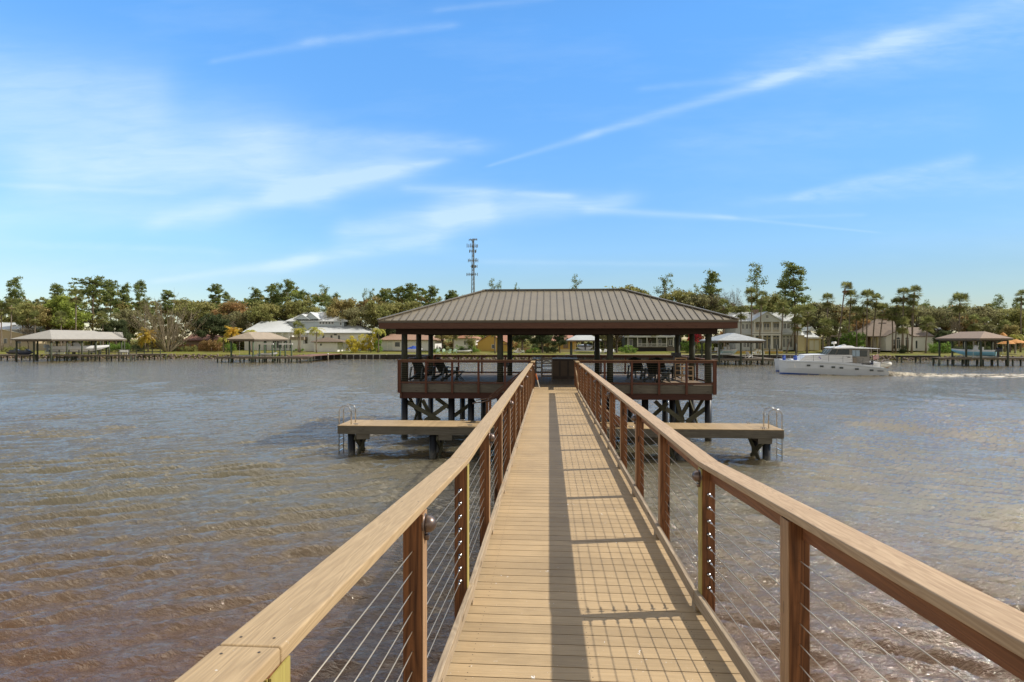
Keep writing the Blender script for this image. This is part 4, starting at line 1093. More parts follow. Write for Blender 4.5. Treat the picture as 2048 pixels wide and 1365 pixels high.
for (px, top, Y, w_, tx, m) in ((712, 664, 139, 4.2, 'tall yellow-green bamboo hedge, left clump', F_yel), (738, 662, 139, 3.4, 'tall yellow-green bamboo hedge, right clump', F_yel), (710, 684, 137, 1.4, 'low golden bush before the bamboo', F_yel), (756, 672, 140, 1.6, 'green bush right of the bamboo', F_green),
        (460, 684, 141, 3, 'yellow-green garden shrub', F_green), (380, 690, 142, 4, 'low shrub by the brick fence', F_oak), (420, 676, 145, 6, 'brown-red shrub mass', F_rust), (235, 682, 140, 6, 'green shrub behind the boathouse dock', F_green), (270, 690, 142, 5, 'dark shrub near the golden palm', F_dark), (345, 690, 143, 5, 'dark shrub under the bare tree', F_dark),
        (1410, 680, 140, 3.2, 'bright green shrub right of the pavilion columns', F_lime), (1375, 678, 141, 3.4, 'green shrub between the pavilion columns', F_green), (1705, 655, 142, 6, 'rounded yellow-green bushy thicket', F_green), (1672, 672, 143, 4, 'dark thicket left of the palms', F_dark),
        (1805, 690, 138, 2.4, 'dark round shrub before the arched windows', F_dark), (1880, 682, 139, 5, 'green shrub right of the white house', F_green), (1905, 690, 141, 4, 'dark shrub behind the right dock', F_dark), (915, 690, 139, 2.6, 'cycad-like shrub by the white house', F_green), (947, 690, 138, 2.6, 'green shrub by the yellow gable', F_green),
        (930, 692, 137, 2, 'dark shrub under the palm trunk', F_dark), (1100, 690, 138, 3, 'dark shrub behind the bar', F_dark), (1255, 690, 137, 4, 'low cycads under the mossy oak', F_green), (1062, 694, 137, 4, 'green shrub behind the bar stools', F_green), (600, 697, 144, 3, 'small shrubs by the pool wall', F_green), (870, 692, 139, 2.5, 'shrub by the white lawn chairs', F_green),
        (1960, 690, 140, 5, 'dark shrub behind the blue boat', F_dark), (30, 692, 139, 6, 'olive shrub before the left house', F_oak), (120, 694, 141, 6, 'green shrub behind the left boat', F_green), (180, 692, 141, 5, 'dark hedge behind the left boathouse', F_dark)):
    shrub(px, top, Y, w_, tx, m)
# ------------------------------------------------------------------ houses on the far bank
M_wmetal = mat('white_metal_roofing', (.62, .64, .63), .5, .1, var=.12, vscale=.4)
M_gmetal = mat('galvanised_roofing', (.50, .53, .53), .42, .3, var=.2, vscale=.5)
M_white = mat('white_render', (.80, .79, .74), .8, var=.1, vscale=.5)
M_trim = mat('white_trim', (.76, .74, .68), .6)
M_sage = mat('pale_grey_siding', (.66, .68, .64), .8, var=.1)
M_blue_g = mat('blue_grey_siding', (.50, .56, .58), .8, var=.1)
M_cream = mat('cream_render', (.66, .56, .34), .8, var=.1)
M_yellow = mat('yellow_render', (.66, .42, .10), .8, var=.1, vscale=.6)
M_tile = mat('terracotta_tiles', (.42, .20, .12), .8, var=.25, vscale=2)
M_shing = mat('brown_shingles', (.20, .148, .105), .85, var=.25, vscale=1.2)
M_tanroof = mat('tan_shingles', (.36, .29, .21), .85, var=.25, vscale=1.2)
M_grshing = mat('grey_shingles', (.36, .34, .30), .85, var=.15, vscale=1.2)
M_glass = mat('dark_window_glass', (.05, .065, .07), .12, spec=.6)
M_brick = mat('old_brick', (.34, .24, .17), .85, var=.35, vscale=4)
M_nearblack = mat('near_black', (.03, .028, .025), .9)  # near-black, shared by porch base, balcony band, pool fence and skylight
M_gpost = mat('green_treated_post', (.065, .075, .045), .8, var=.4, vscale=2)
M_opost = mat('old_dock_timber', (.20, .165, .12), .85, var=.35, vscale=1.5)
M_ochre = mat('ochre_wall', (.60, .40, .09), .85, var=.15)
def X(px, Y): return at(px, 700, Y).x
def Zz(py, Y): return EYE + (HOR - py) / F * Y * 1.0
def bxp(par, name, m, px0, px1, py0, py1, Y0, Y1, zb=None):
    """box from photo extents on its front face Y0, depth to Y1; py1 = bottom"""
    z0 = Zz(py1, Y0) if zb is None else zb
    return MB().box(X(px0, Y0), X(px1, Y0), Y0, Y1, z0, Zz(py0, Y0)).build(name, m, par)
def hipp(par, m, e0, e1, r0, r1, pe, pr, Y0, Y1, name='roof', th=.18):
    ym = (Y0 + Y1) / 2; mb = MB()
    hip(mb, X(e0, Y0), X(e1, Y0), Y0, Y1, Zz(pe, Y0), Zz(pr, ym), X(r0, ym), X(r1, ym), th=th)
    return mb.build(name, m, par)
def gable_x(par, m, e0, e1, pe, pr, Y0, Y1, name='roof', th=.15):
    """gable roof with ridge along x"""
    ym = (Y0 + Y1) / 2; x0, x1 = X(e0, Y0), X(e1, Y0); ze, zr = Zz(pe, Y0), Zz(pr, ym)
    return MB().loft([[(x, Y0, ze - th), (x, Y0, ze), (x, ym, zr), (x, Y1, ze), (x, Y1, ze - th), (x, ym, zr - th)] for x in (x1, x0)]).build(name, m, par)
def gable_y(par, m, wm, e0, e1, pk, pe, pr, Y0, Y1, base=None, th=.15, ov=.35):
    """gable whose end faces the river: wall prism + roof"""
    x0, x1, xp = X(e0, Y0), X(e1, Y0), X(pk, Y0); ze, zr = Zz(pe, Y0), Zz(pr, Y0)
    zb = ze - .02 if base is None else Zz(base, Y0)
    w0, w1 = x0 + ov, x1 - ov; k0 = (zr - ze) / (xp - x0)
    wl = MB().loft([[(w0, y, zb), (w1, y, zb), (w1, y, ze + k0 * ov - th), (xp, y, zr - th - .02), (w0, y, ze + k0 * ov - th)] for y in (Y0 + ov, Y1)]).build('gable_wall', wm, par)
    MB().loft([[(x0, y, ze - th), (x0, y, ze), (xp, y, zr), (x1, y, ze), (x1, y, ze - th), (xp, y, zr - th)] for y in (Y1 + .02, Y0)]).build('roof', m, par)
    return wl
def win(par, px0, px1, py0, py1, Y, nm='window', fm=M_trim, mull=0):
    x0, x1, z1, z0 = X(px0, Y), X(px1, Y), Zz(py0, Y), Zz(py1, Y); f = .09
    fr = MB()
    fr.box(x0 - f, x0, Y - .06, Y - .002, z0 - f, z1 + f).box(x1, x1 + f, Y - .06, Y - .002, z0 - f, z1 + f)
    fr.box(x0, x1, Y - .06, Y - .002, z1, z1 + f).box(x0, x1, Y - .06, Y - .002, z0 - f, z0)
    for k in range(mull):
        xm = x0 + (x1 - x0) * (k + 1) / (mull + 1); fr.box(xm - .035, xm + .035, Y - .055, Y - .026, z0, z1)
    o = fr.build(nm, fm, par)
    MB().box(x0, x1, Y - .025, Y - .003, z0, z1).build('pane', M_glass, o)
    return o
def col(par, px, py0, py1, Y, w_=.14, m=None):
    x = X(px, Y); return MB().box(x - w_, x + w_, Y - w_, Y + w_, Zz(py1, Y), Zz(py0, Y)).build('column', m or M_trim, par)

# white metal-roofed house (left)
h = thing('house', 'sprawling white house with pale metal hip roofs and an upper storey, left of the pavilion', 'house')
Y = 150
bxp(h, 'wall', M_white, 489, 584, 664, 706, Y, 166); hipp(h, M_wmetal, 484, 586, 524, 572, 664, 641, Y - 1, 168)
bxp(h, 'wall', M_white, 615, 733, 665, 706, Y, 166); hipp(h, M_wmetal, 606, 739, 635, 712, 665.5, 650, Y - 1, 168)
bxp(h, 'wall', M_white, 584.5, 614.5, 664, 706, Y + 1.5, 167)
bxp(h, 'upper_wall', M_blue_g, 577, 688, 641, 662, 157, 168); hipp(h, M_wmetal, 570, 694, 612, 664, 641.5, 623, 156, 170)
gable_y(h, M_wmetal, M_blue_g, 586, 618, 603, 637.5, 627, 154.8, 162); gable_y(h, M_wmetal, M_blue_g, 608, 637, 620, 637, 623, 155.3, 162)
for k in range(5): win(h, 639 + k * 6, 643 + k * 6, 643.5, 647.5, 157)
win(h, 680, 683, 645, 650, 157)
for a in (645, 661, 676): win(h, a, a + 4, 671, 686, Y)
win(h, 668, 674, 668, 671, Y)
for k in range(5): win(h, 546 + k * 7.5, 552 + k * 7.5, 679, 697, Y, mull=1)
for a in (529, 541, 551, 565, 578): col(h, a, 664, 703, Y - .8)
bxp(h, 'pool_wall', M_white, 606, 628, 688, 704, 146, 146.3); bxp(h, 'pool_wall', M_white, 668, 700, 698, 704, 146, 146.3)
bxp(h, 'entry_roof', M_tanroof, 579, 608, 674, 680, 148.2, 152); bxp(h, 'entry_wall', M_white, 582, 606, 680, 705, 148.6, 149.9)
h = thing('hut', 'small square hut with a brown pyramid roof and cream walls on the lawn', 'hut')
bxp(h, 'wall', M_white, 628, 675, 684, 706, 142, 146); hipp(h, M_shing, 621, 687, 652, 657, 684, 675, 141, 147)
bxp(h, 'door', M_trim, 659.5, 661.5, 690, 703, 141.95, 142.0); win(h, 640, 644, 688, 692, 142)
t = thing('pergola', 'white pool pergola with square posts beside the small hut', 'pergola')
bxp(t, 'beam', M_trim, 677, 700, 686, 689, 144, 145)
for a in (679, 689, 698): col(t, a, 689, 705, 144.4, .12)

# far left house group
h = thing('house', 'pale house with a light metal roof at the far left edge', 'house')
bxp(h, 'wall', M_white, -40, 66, 656, 700, 158, 168); gable_x(h, M_wmetal, -46, 72, 657.5, 643.5, 157, 171)
win(h, 20, 28, 660, 668, 158); bxp(h, 'chimney', M_white, 23, 27, 648, 658, 160, 161.5)
h = thing('house', 'tan gabled cottage with a cream metal roof at the far left edge', 'house')
gable_y(h, mat('cream_roof', (.60, .55, .44), .6, var=.1), mat('tan_siding', (.50, .40, .25), .8, var=.1), -60, 72, 6, 673, 658, 150, 156, base=704)
win(h, 36, 42, 680, 692, 150.35); win(h, 8, 14, 678, 692, 150.35)
t = thing('fence', 'cream paling fence on the bank behind the left boathouse', 'fence')
MB().box(X(-30, 147), X(168, 147), 147, 147.1, 1.2, Zz(688, 147)).build('palings', mat('cream_paling', (.50, .42, .30), .8, var=.3, vscale=3), t)
for k in range(12): MB().box(X(-28 + k * 17, 147) - .06, X(-28 + k * 17, 147) + .06, 146.86, 146.98, 1.2, Zz(687, 147)).build('post', M_opost, t)
t = thing('fence', 'orange-brown brick fence between the bare tree and the golden palms', 'fence')
MB().box(X(352, 147), X(452, 147), 147, 147.15, 1.2, Zz(690, 147)).build('panels', mat('orange_brick_panel', (.44, .22, .10), .85, var=.4, vscale=1.5), t)
for k in range(8): MB().box(X(353 + k * 14, 147) - .16, X(353 + k * 14, 147) + .16, 146.7, 146.98, 1.2, Zz(689, 147)).build('pillar', M_brick, t)
h = thing('house', 'low house with a dark red-brown roof half hidden behind the bare tree', 'house')
bxp(h, 'wall', M_brick, 372, 440, 680, 700, 152, 160); hipp(h, mat('red_brown_tiles', (.24, .12, .09), .85, var=.3), 366, 446, 385, 425, 681, 668, 151, 162)

# behind the pavilion
h = thing('garage', 'pale green-white garage with brown roof seen left of the pavilion columns', 'garage')
bxp(h, 'wall', M_white, 762, 870, 679, 702, 146, 155); hipp(h, mat('salmon_brown_roof', (.36, .22, .15), .85, var=.2), 758, 875, 782, 850, 680, 668, 145, 157)
for a in (764.5, 775.5): bxp(h, 'garage_door', M_sage, a, a + 9, 683, 701, 145.95, 146)
win(h, 790, 800, 685, 694, 146)
h = thing('house', 'white house with a terracotta hip roof seen between the left columns', 'house')
bxp(h, 'wall', M_white, 906, 949, 676.5, 703, 148, 158); hipp(h, M_tile, 902, 952, 912, 930, 676.5, 662, 147, 160)
win(h, 928, 932.5, 682, 690, 148, mull=1); win(h, 944, 947, 680, 692, 148); bxp(h, 'chimney', M_white, 918, 925, 655, 666, 152, 154)
h = thing('house', 'yellow gabled house with orange roof seen between the left inner columns', 'house')
gable_y(h, M_tile, M_yellow, 952, 1016, 980, 686, 669, 146, 160, base=703)
MB().box(X(995, 146.4), X(1016, 146.4), 146.6, 160, 1.3, Zz(690, 146)).build('wall', M_yellow, h); gable_x(h, M_tile, 996, 1019, 689, 670, 146.2, 160)
win(h, 984, 990, 690, 697, 146.35)
h = thing('house', 'deep yellow house with a pink-tiled roof seen behind the bar', 'house')
bxp(h, 'wall', M_yellow, 1118, 1152, 682, 704, 146, 156); hipp(h, mat('pink_tiles', (.48, .24, .17), .85, var=.2), 1102, 1158, 1112, 1136, 682, 663, 145, 158)
bxp(h, 'garage_door', M_brick, 1126.5, 1136.5, 684, 697, 145.95, 146); bxp(h, 'patio_wall', M_cream, 1120, 1152, 699, 706, 143, 143.3)
t = thing('garden_wall', 'low orange-tan garden wall behind the white lawn chairs', 'wall')
MB().box(X(1030, 143), X(1068, 143), 143, 143.3, 1.2, Zz(697, 143)).build('masonry', mat('orange_masonry', (.50, .30, .14), .85, var=.3), t); MB().box(X(1029.5, 143), X(1068.5, 143), 142.95, 143.35, Zz(697, 143) + .002, Zz(696.4, 143)).build('coping', M_cream, t)
h = thing('house', 'long low house with a white-roofed porch and dark base seen between right columns', 'house')
Y = 149
bxp(h, 'wall', mat('dark_green_siding', (.11, .12, .08), .85, var=.3), 1250, 1350, 672, 706, Y + 2.5, 162)
hipp(h, mat('charcoal_roof', (.10, .105, .11), .7), 1246, 1354, 1262, 1345, 672, 661, Y + 2, 164)
bxp(h, 'porch_roof', M_wmetal, 1248, 1352, 672, 675.3, Y - .3, Y + 2.4); bxp(h, 'porch_floor', M_opost, 1253, 1349, 694, 695.3, Y, Y + 2.4)
bxp(h, 'base', M_nearblack, 1270, 1333, 695.4, 705, Y + .2, Y + 2.3)
for a in (1256, 1275, 1294, 1314, 1333.5, 1347): col(h, a, 675.4, 693.9, Y + .15, .09)
rl = MB().box(X(1275, Y), X(1334, Y), Y - .03, Y + .03, Zz(688.2, Y), Zz(687.5, Y)).box(X(1275, Y), X(1334, Y), Y - .03, Y + .03, Zz(693.4, Y), Zz(692.9, Y))
for k in range(40): xx = X(1275.5 + k * 1.48, Y); rl.box(xx - .02, xx + .02, Y - .02, Y + .02, Zz(692.9, Y), Zz(688.2, Y))
rl.build('porch_railing', M_trim, h)
for (a, b) in ((1262, 1254), (1340, 1348)):
    for k in range(5): MB().box(min(X(a, Y), X(a, Y)) - 1, X(a, Y) + 1, Y - .3 * (5 - k) - .1, Y - .02 if k == 4 else Y - .3 * (4 - k) - .1, 1.2 + .0, 1.2 + .22 * (k + 1)).build('step', M_opost, h)
for a in (1262, 1280, 1300, 1320, 1341): win(h, a - 3, a + 3, 679, 691, Y + 2.5, mull=1)

# grand house
h = thing('house', 'grand two-storey house with a central gable, balconies and white metal roof', 'house')
Y = 147; U = 149.5
bxp(h, 'wall', M_sage, 1471, 1508, 642, 700, U, 160); bxp(h, 'wall', M_sage, 1562, 1597, 642, 700, U, 160)
bxp(h, 'side_wall', M_sage, 1597.2, 1603, 650, 700, U + 1, 160)
bxp(h, 'back_wall', M_cream, 1508.2, 1561.8, 642, 701, U + 1.0, 160)
gable_x(h, M_wmetal, 1466, 1604, 643.5, 626, U - .8, 162)
gable_y(h, M_wmetal, M_sage, 1504.5, 1565, 1534.6, 643, 624.8, Y - .5, 156, base=645)
win(h, 1532.5, 1536.5, 632, 638, Y - .14, mull=1)
bxp(h, 'balcony_floor', M_trim, 1507, 1562, 665, 667.5, Y, U + .9)
bxp(h, 'dark_band', M_nearblack, 1508, 1561, 667.6, 668.3, Y + .1, U + .9)
bxp(h, 'entablature', M_trim, 1507, 1562, 668.4, 671.5, Y + .05, U + .9)
for a in (1509, 1524.5, 1543.5, 1560): col(h, a, 643.5, 664.9, Y + .2, .16); col(h, a, 671.6, 698, Y + .2, .18)
rl = MB().box(X(1510, Y), X(1559.5, Y), Y + .1, Y + .18, Zz(657.1, Y), Zz(656.4, Y)).box(X(1510, Y), X(1559.5, Y), Y + .1, Y + .18, Zz(664.4, Y), Zz(663.9, Y))
for k in range(34): xx = X(1510.7 + k * 1.46, Y); rl.box(xx - .03, xx + .03, Y + .12, Y + .16, Zz(663.9, Y), Zz(657.1, Y))
rl.build('balcony_railing', M_trim, h)
for a in (1512.5, 1519, 1528, 1534, 1547, 1553): win(h, a, a + 4.2, 648.5, 660, U + 1.0, mull=1)
for a in (1512, 1528, 1536, 1547, 1553): win(h, a, a + 4.6, 678, 697, U + 1.0, 'french_door', mull=1); win(h, a, a + 4.6, 672.5, 675.5, U + 1.0)
for a in (1484, 1491.5, 1499): win(h, a, a + 4.2, 649.5, 658.5, U, mull=1)
for a in (1567, 1574.5, 1582): win(h, a, a + 4.4, 648.5, 658, U, mull=1)
for a in (1487, 1494, 1501, 1566, 1573, 1580): win(h, a, a + 4.4, 678, 694, U, 'french_door', mull=1); win(h, a, a + 4.4, 672.8, 675.6, U)
bxp(h, 'skirt_roof', M_gmetal, 1470, 1506.8, 666, 670, U - 1.6, U - .01); bxp(h, 'skirt_roof', M_gmetal, 1562.3, 1600, 665.5, 670, U - 1.6, U - .01)
bxp(h, 'chimney', M_brick, 1510, 1517.5, 621, 640, 153, 154.5)
bxp(h, 'wing_wall', M_cream, 1596, 1609, 671, 702, Y - .5, U - 1.7)
bxp(h, 'garage_wall', M_cream, 1604, 1642, 674, 701, U, 162); gable_x(h, M_wmetal, 1603, 1638.5, 674.5, 659.5, U - .7, 163)
gable_y(h, M_wmetal, M_sage, 1616, 1632, 1624, 662, 654.5, U + 1.5, 156)
bxp(h, 'garage_canopy', M_trim, 1616, 1645, 675.8, 678, U - 1.4, U - .01)
for a in (1619, 1629): bxp(h, 'garage_door', M_trim, a, a + 8.5, 681, 700, U - .06, U - .01)
t = thing('retaining_wall', 'long ochre-yellow retaining wall on the bank below the grand house', 'wall')
MB().box(X(1420, 136), X(1566, 136), 136, 136.4, .9, Zz(702, 136)).build('masonry', M_ochre, t)
MB().box(X(1420, 136), X(1566, 136), 135.95, 136.45, Zz(702, 136) + .003, Zz(701.2, 136)).build('coping', M_white, t)
t = thing('fence', 'black pool fence between the pavilion corner and the silver boathouse', 'fence')
rl = MB()
for k in range(60): xx = X(1390 + k * .72, 135); rl.box(xx - .02, xx + .02, 135, 135.04, 1.1, Zz(699.5, 135))
rl.box(X(1390, 135), X(1433, 135), 134.99, 135.05, Zz(700.5, 135), Zz(699.7, 135)); rl.build('bars', M_nearblack, t)
for k in range(5): MB().box(X(1390 + k * 10.7, 135) - .06, X(1390 + k * 10.7, 135) + .06, 134.86, 134.98, 1.1, Zz(699, 135)).build('post', M_nearblack, t)

# brown-roofed house
h = thing('house', 'white house with a big brown hip roof and gabled wing with arched windows', 'house')
Y = 147
bxp(h, 'wall', M_white, 1757, 1778, 672, 701, Y + .5, 160); bxp(h, 'wall', M_white, 1826, 1866.5, 672.5, 701, Y, 160)
bxp(h, 'porch_back', M_brick, 1719, 1757, 674, 701, Y + 4, 160)
hipp(h, M_shing, 1715, 1800, 1757, 1786, 673, 639, Y - .6, 162); hipp(h, M_shing, 1800, 1870, 1803, 1838, 673, 656, Y - .4, 162)
gable_y(h, M_shing, M_white, 1771, 1829, 1799, 673, 660.5, Y - 2.5, 154, base=701)
for a in (1783, 1793.5, 1811): win(h, a, a + 6.5, 679.5, 697, Y - 2.15, mull=1)
for a in (1793.5, 1811):
    MB().lathe((X(a + 3.25, Y - 2.2), Y - 2.16, Zz(678.6, Y - 2.2)), [(.42, 0), (.42, .03)], 14, (0, -1, 0)).build('arched_window', M_glass, h)
win(h, 1831, 1834.5, 682, 696.5, Y); win(h, 1786, 1790, 690, 697, Y - 2.15)
for a in (1721, 1732, 1744, 1755): col(h, a, 673.5, 701, Y + .3, .16, M_cream)
bxp(h, 'skylight', M_nearblack, 1737, 1750, 649.4, 650.4, 152.5, 152.6); bxp(h, 'roof_vent', M_tile, 1765, 1779, 640.5, 642.5, 152, 152.4)
h = thing('house', 'small blue-grey house behind the white house with brown roof', 'house')
bxp(h, 'wall', M_blue_g, 1862, 1890, 661, 700, 165, 172); gable_x(h, mat('slate_roof', (.14, .16, .18), .7), 1859, 1895, 661.5, 655, 164, 174)
bxp(h, 'wall', M_white, 1871, 1884, 664, 672, 163.5, 164.8); bxp(h, 'chimney', M_blue_g, 1868.5, 1871, 657, 700, 162.5, 163.4)
# orange parasols at right edge
for (px, py, w_, lb) in ((2015, 683, 1.9, 'orange parasol behind the right boathouse, nearest its roof edge'), (2032, 681, 2.1, 'orange parasol at the right edge of the picture'), (2006, 668, .8, 'small yellow-orange parasol top behind the right boathouse')):
    x = X(px, 134); z = Zz(py, 134); t = thing('parasol', lb, 'parasol', (x, 134, 1.1), 'orange parasols on the right bank')
    MB().lathe((0, 0, z - 1.1), [(w_, -.55), (w_ * .55, -.12), (.05, .25)], 12).build('canopy', mat('orange_canvas', (.62, .27, .05), .8, var=.2), t)
    MB().tube([(0, 0, 0), (0, 0, z - 1.2)], .04, 6).build('pole', M_trim, t)

# ------------------------------------------------------------------ cell tower
t = thing('cell_tower', 'lattice phone mast crowded with antenna panels rising behind the pavilion roof', 'tower')
TY = 420.0; tx = X(946, TY); zt = Zz(477, TY)
M_tow = mat('galvanised_tower', (.17, .17, .15), .6, .3); M_ant = mat('antenna_panel', (.26, .25, .21), .6)
leg = [(tx - 1.6, TY), (tx + 1.6, TY), (tx, TY + 2.4)]
mb = MB()
for (x, y) in leg:
    tp = (tx + (x - tx) * .35, TY + .8 + (y - TY - .8) * .35, zt)
    MB().tube([(x, y, 2), tp], [.38, .26], 6).build('leg', M_tow, t)
H_ = 22
for k in range(H_):
    z0, z1 = 2 + (zt - 2) * k / H_, 2 + (zt - 2) * (k + 1) / H_
    s0, s1 = 1 - .65 * k / H_, 1 - .65 * (k + 1) / H_
    L0 = [Vector((tx + (x - tx) * s0, TY + .8 + (y - TY - .8) * s0, z0)) for x, y in leg]; L1 = [Vector((tx + (x - tx) * s1, TY + .8 + (y - TY - .8) * s1, z1)) for x, y in leg]
    for i in range(3): mb.tube([L0[i], L1[(i + 1) % 3]], .08, 4, False)
mb.build('lattice', M_tow, t)
for (py, lf, rt, hh) in ((478, -8, 8.5, 1.6), (491, -11, 10, 2.6), (501, -7, 7, 2.2), (520, -9.5, 10, 2.4), (532, -3, 8, 2.0), (548, -13, 8.5, 2.0)):
    z = Zz(py, TY); pxm = TY / F
    pl = MB().box(tx + lf * pxm, tx + rt * pxm, TY + .6, TY + .85, z - .12, z + .12).box(tx - 1.8, tx - 1.6, TY - 2, TY + 3, z - .1, z + .1).box(tx + 1.6, tx + 1.8, TY - 2, TY + 3, z - .1, z + .1).build('antenna_platform', M_tow, t)
    n = 8
    for k in range(n):
        x = tx + (lf + (rt - lf) * k / (n - 1) + R.uniform(-.5, .5)) * pxm; y = TY + R.uniform(-2, 2)
        MB().box(x - .2, x + .2, y - .15, y + .15, z - hh * .6, z + hh * .6 * R.uniform(.5, 1.1)).build('antenna', M_ant if k % 2 else M_tow, pl)
# ------------------------------------------------------------------ boathouses and docks
def boathouse(lab, roofs, posts, Yf, Yb, roofm, postm=M_gpost, fh=2.2, fasm=None, lift=None, beam_py=None, vis=None):
    t = thing('boathouse', lab, 'boathouse')
    for (e0, e1, r0, r1, pe, pr, y0, y1) in roofs:
        r = hipp(t, roofm, e0, e1, r0, r1, pe, pr, y0, y1, th=.08)
        x0, x1, z = X(e0, y0), X(e1, y0), Zz(pe, y0)
        for (a, b, c, d) in ((x0 + .05, x1 - .05, y0 + .05, y0 + .12), (x0 + .05, x1 - .05, y1 - .12, y1 - .05), (x0 + .05, x0 + .12, y0 + .13, y1 - .13), (x1 - .12, x1 - .05, y0 + .13, y1 - .13)):
            MB().box(a, b, c, d, z - .38, z - .082).build('fascia', fasm or M_opost, t)
    pe = roofs[0][4]; z = Zz(pe, roofs[0][6]) - .39
    for px in posts:
        for Y in (Yf, Yb):
            x = X(px, Yf)
            MB().tube([(x, Y, -1.2), (x, Y, z)], .155, 8).build('post', postm, t, True)
    xs = [X(p_, Yf) for p_ in posts]
    for Y in (Yf, Yb):
        MB().box(min(xs) - .3, max(xs) + .3, Y - .12, Y - .04, z - .22, z + .0).build('beam', M_opost, t)
    if lift:
        for (a, b, zz) in lift:
            for Y in (Yf + .6, Yb - .6):
                MB().box(X(a, Yf), X(b, Yf), Y - .08, Y + .08, zz - .2, zz).build('lift_beam', M_gmetal, t)
        for a, b, zz in lift:
            for px in (a + 1, b - 1):
                for Y in (Yf + .6, Yb - .6): MB().tube([(X(px, Yf), Y, zz), (X(px, Yf), Y, z - .05)], .02, 5).build('lift_cable', M_steel, t)
    return t
def dock(lab, px0, px1, Y0, Y1, zd_, step=2.0, rail=None, m=M_opost, postm=M_gpost, tall=0.0, nm='dock'):
    t = thing(nm, lab, 'dock'); x0, x1 = X(px0, Y0), X(px1, Y0)
    MB().box(x0, x1, Y0, Y1, zd_ - .08, zd_).build('deck_boards', m, t)
    MB().box(x0 + .01, x1 - .01, Y0 - .05, Y0 - .002, zd_ - .34, zd_ - .003).build('fascia', m, t)
    MB().box(x0 + .01, x1 - .01, Y1 - .25, Y1 - .2, zd_ - .34, zd_ - .083).build('fascia', m, t)
    n = max(1, int((x1 - x0) / step))
    for k in range(n + 1):
        x = x0 + .2 + (x1 - x0 - .4) * k / n
        for Y in (Y0 + .18, Y1 - .4):
            MB().tube([(x, Y, -1.2), (x, Y, zd_ - .082)], .13, 7).build('pile', postm, t, True)
    if rail:
        a, b, h_, nn = rail; xa, xb = X(a, Y0), X(b, Y0)
        for k in range(nn + 1): x = xa + (xb - xa) * k / nn; MB().box(x - .07, x + .07, Y0 + .35, Y0 + .49, zd_ + .002, zd_ + h_).build('rail_post', postm, t)
        MB().box(xa - .1, xb + .1, Y0 + .34, Y0 + .50, zd_ + h_ + .002, zd_ + h_ + .05).build('rail', m, t)
        MB().box(xa - .1, xb + .1, Y0 + .40, Y0 + .44, zd_ + h_ * .5, zd_ + h_ * .5 + .08).build('rail', m, t)
    return t
def bhouse(lab, x0, x1, Y0, Y1, ze, zr, roofm, cols_, postm=M_gpost, ov=.7, lifts=(), extra=None):
    t = thing('boathouse', lab, 'boathouse'); hw = (x1 - x0) / 2; mb = MB()
    V4 = [(x0, Y0, ze), (x1, Y0, ze), (x1, Y1, ze), (x0, Y1, ze)]; xm = (x0 + x1) / 2; r = min(hw, (Y1 - Y0) / 2 - .05)
    if hw * 2 > Y1 - Y0: ridge = [(x0 + (Y1 - Y0) / 2, (Y0 + Y1) / 2), (x1 - (Y1 - Y0) / 2, (Y0 + Y1) / 2)]; hip(mb, x0, x1, Y0, Y1, ze, zr, ridge[0][0], ridge[1][0], th=.08)
    else:
        A, B_ = (xm, Y0 + r, zr), (xm, Y1 - r, zr); th = .08
        vs = V4 + [A, B_]; vs += [(p_[0], p_[1], p_[2] - th) for p_ in vs]
        mb.add(vs, [(0, 1, 4), (1, 2, 5, 4), (2, 3, 5), (3, 0, 4, 5), (7, 6, 10), (8, 7, 10, 11), (9, 8, 11), (6, 9, 11, 10), (0, 6, 7, 1), (1, 7, 8, 2), (2, 8, 9, 3), (3, 9, 6, 0)])
    mb.build('roof', roofm, t)
    for (a, b, c, d) in ((x0 + .05, x1 - .05, Y0 + .05, Y0 + .12), (x0 + .05, x1 - .05, Y1 - .12, Y1 - .05), (x0 + .05, x0 + .12, Y0 + .13, Y1 - .13), (x1 - .12, x1 - .05, Y0 + .13, Y1 - .13)):
        MB().box(a, b, c, d, ze - .30, ze - .082).build('fascia', M_opost, t)
    for (fx, n) in cols_:
        x = x0 + ov + (x1 - x0 - 2 * ov) * fx
        MB().box(x - .06, x + .06, Y0 + .4, Y1 - .4, ze - .52, ze - .31).build('beam', M_opost, t)
        for k in range(n): MB().tube([(x, Y0 + ov + (Y1 - Y0 - 2 * ov) * k / (n - 1), -1.2), (x, Y0 + ov + (Y1 - Y0 - 2 * ov) * k / (n - 1), ze - .525)], .16, 8).build('post', postm, t, True)
    for (xa, xb, z, ya, yb) in lifts:
        for Y in (ya, yb):
            MB().box(xa, xb, Y - .08, Y + .08, z - .2, z).build('lift_beam', M_gmetal, t)
            for x in (xa + .1, xb - .1): MB().tube([(x, Y, z + .001), (x, Y, ze - .55)], .02, 5).build('lift_cable', M_steel, t)
    return t
M_gp2 = mat('green_painted_post', (.075, .115, .06), .8, var=.4)
